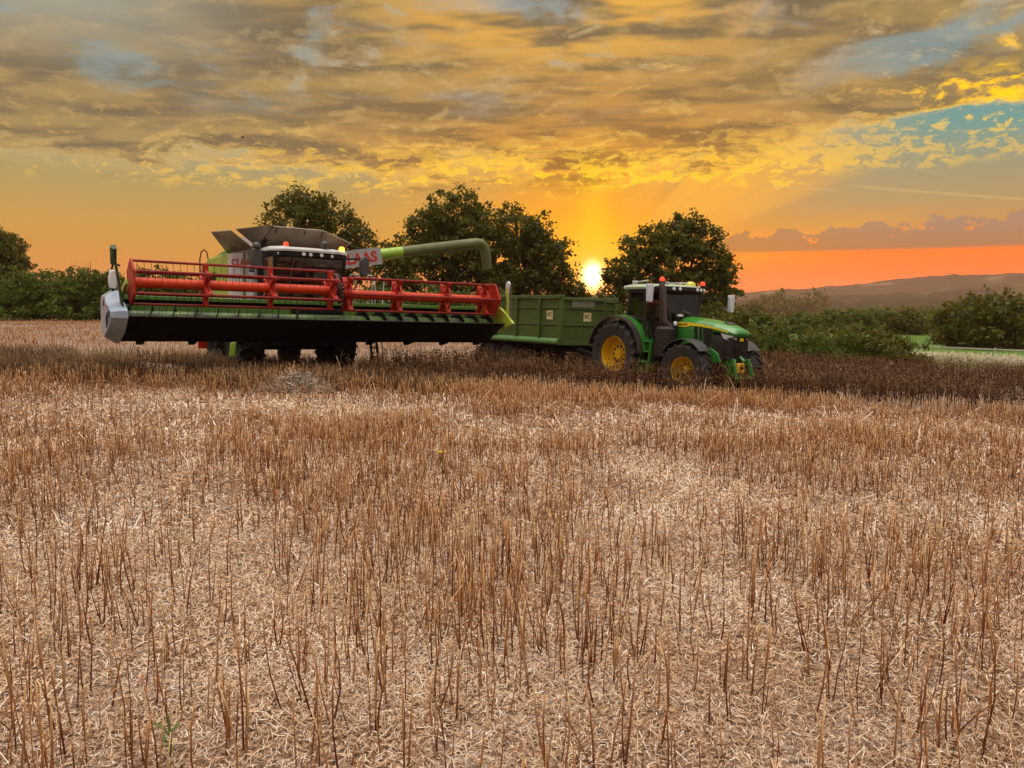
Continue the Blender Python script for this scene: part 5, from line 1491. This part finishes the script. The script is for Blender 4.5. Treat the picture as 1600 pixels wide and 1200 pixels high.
dec = paint('decal_cream', (.62, .52, .26), (.55, .44, .2), rough=.5, scale=8)
dmark = paint('decal_dark', (.04, .03, .02), rough=.5)
def decal(o, ux):
    m = MB(); ux = Vector(ux); uz = Vector((0, 0, 1)); n_ = ux.cross(uz)
    o = Vector(o); m.sheet([o - ux * .17 - uz * .15, o + ux * .17 - uz * .15, o + ux * .17 + uz * .15, o - ux * .17 + uz * .15], .006, n_); p = m.build('maker_plate', dec, trl, smooth=0)
    k = MB()
    def q2(pts_): k.sheet([o + n_ * .0065 + ux * a + uz * c_ for a, c_ in pts_], .004, n_)
    q2([(-.12, -.05), (-.08, -.05), (-.08, .09), (-.12, .09)]); q2([(-.08, .0), (-.04, .0), (.06, .09), (.0, .09)]); q2([(-.05, .03), (-.01, .04), (.07, -.05), (.01, -.05)]); q2([(.07, .05), (.13, .05), (.13, .09), (.07, .09)]); q2([(.09, -.05), (.14, -.05), (.14, -.02), (.09, -.02)])
    k.build('plate_mark', dmark, p, smooth=0)
decal((-.62, -(Wd_ + .028), 2.18), (1, 0, 0)); decal((-3.12, -(Wd_ + .028), 2.18), (1, 0, 0)); decal((.003, -.10, 2.14), (0, 1, 0))
b = MB()
for s in (-1, 1): b.box((-L_ / 2 + .1, s * .42, Z0 - .14), (L_ - .2, .10, .24))
for k in range(5): b.box((-.5 - k * 1.05, 0, Z0 - .06), (.09, 2.3, .10))
b.bar((-.1, .42, 1.02), (1.45, .05, .62), .10, .18); b.bar((-.1, -.42, 1.02), (1.45, -.05, .62), .10, .18); b.box((-3.9, 0, .70), (1.7, .7, .2))
b.build('trailer_chassis', black, trl, bevel=.015)
b = MB(); b.lathe([(.05, -.025), (.085, -.025), (.085, .025), (.05, .025)], (1.53, 0, .62), 'z', 14, close=True); b.build('towing_eye', black, trl)
b = MB(); b.tube([(.55, .25, 1.1), (.55, .25, .12)], .04, 8); b.box((.55, .25, .08), (.22, .2, .03)); b.build('jack_stand', steel, trl)
b = MB(); b.tube([(-2.45, -1.15, 1.15), (-2.45, -1.15, .72)], .018, 6); b.box((-2.45, -1.15, .62), (.04, .22, .2)); b.build('mud_flap', black, trl)
t_rim = paint('trailer_rim', (.16, .15, .13), (.10, .09, .08), rough=.6, scale=5, dust=.6, dust_c=(.06, .045, .03))
for s in (-1, 1):
    for xx in (-3.25, -4.45): wheel(trl, (xx, s * .98, .54), .56, .44, .29, t_rim, 18, s, bolts=8)
    b = MB()
    for xx in (-3.25, -4.45):
        n = 12
        b.loft([[(xx + r_ * math.cos(R(15 + 150 * i / n)), s * yy, .54 + r_ * math.sin(R(15 + 150 * i / n))) for r_, yy in ((.62, .76), (.62, 1.22), (.645, 1.22), (.645, .76))] for i in range(n + 1)])
    b.each('mudguard', black, trl)

# the bonnet and everything ahead of it sit a little further back than first measured
for o_ in trac.children_recursive:
    if o_.type == 'MESH' and o_.name.split('.')[0] in ('bonnet', 'bonnet_nose', 'front_grille', 'side_skirt', 'side_grille', 'vent', 'bonnet_stripe', 'headlight', 'grille_slat', 'nose_badge', 'bonnet_badge', 'front_linkage', 'shaft_guard', 'power_shaft'):
        for v_ in o_.data.vertices:
            if v_.co.x > 1.95: v_.co.x = 1.95 + (v_.co.x - 1.95) * .91
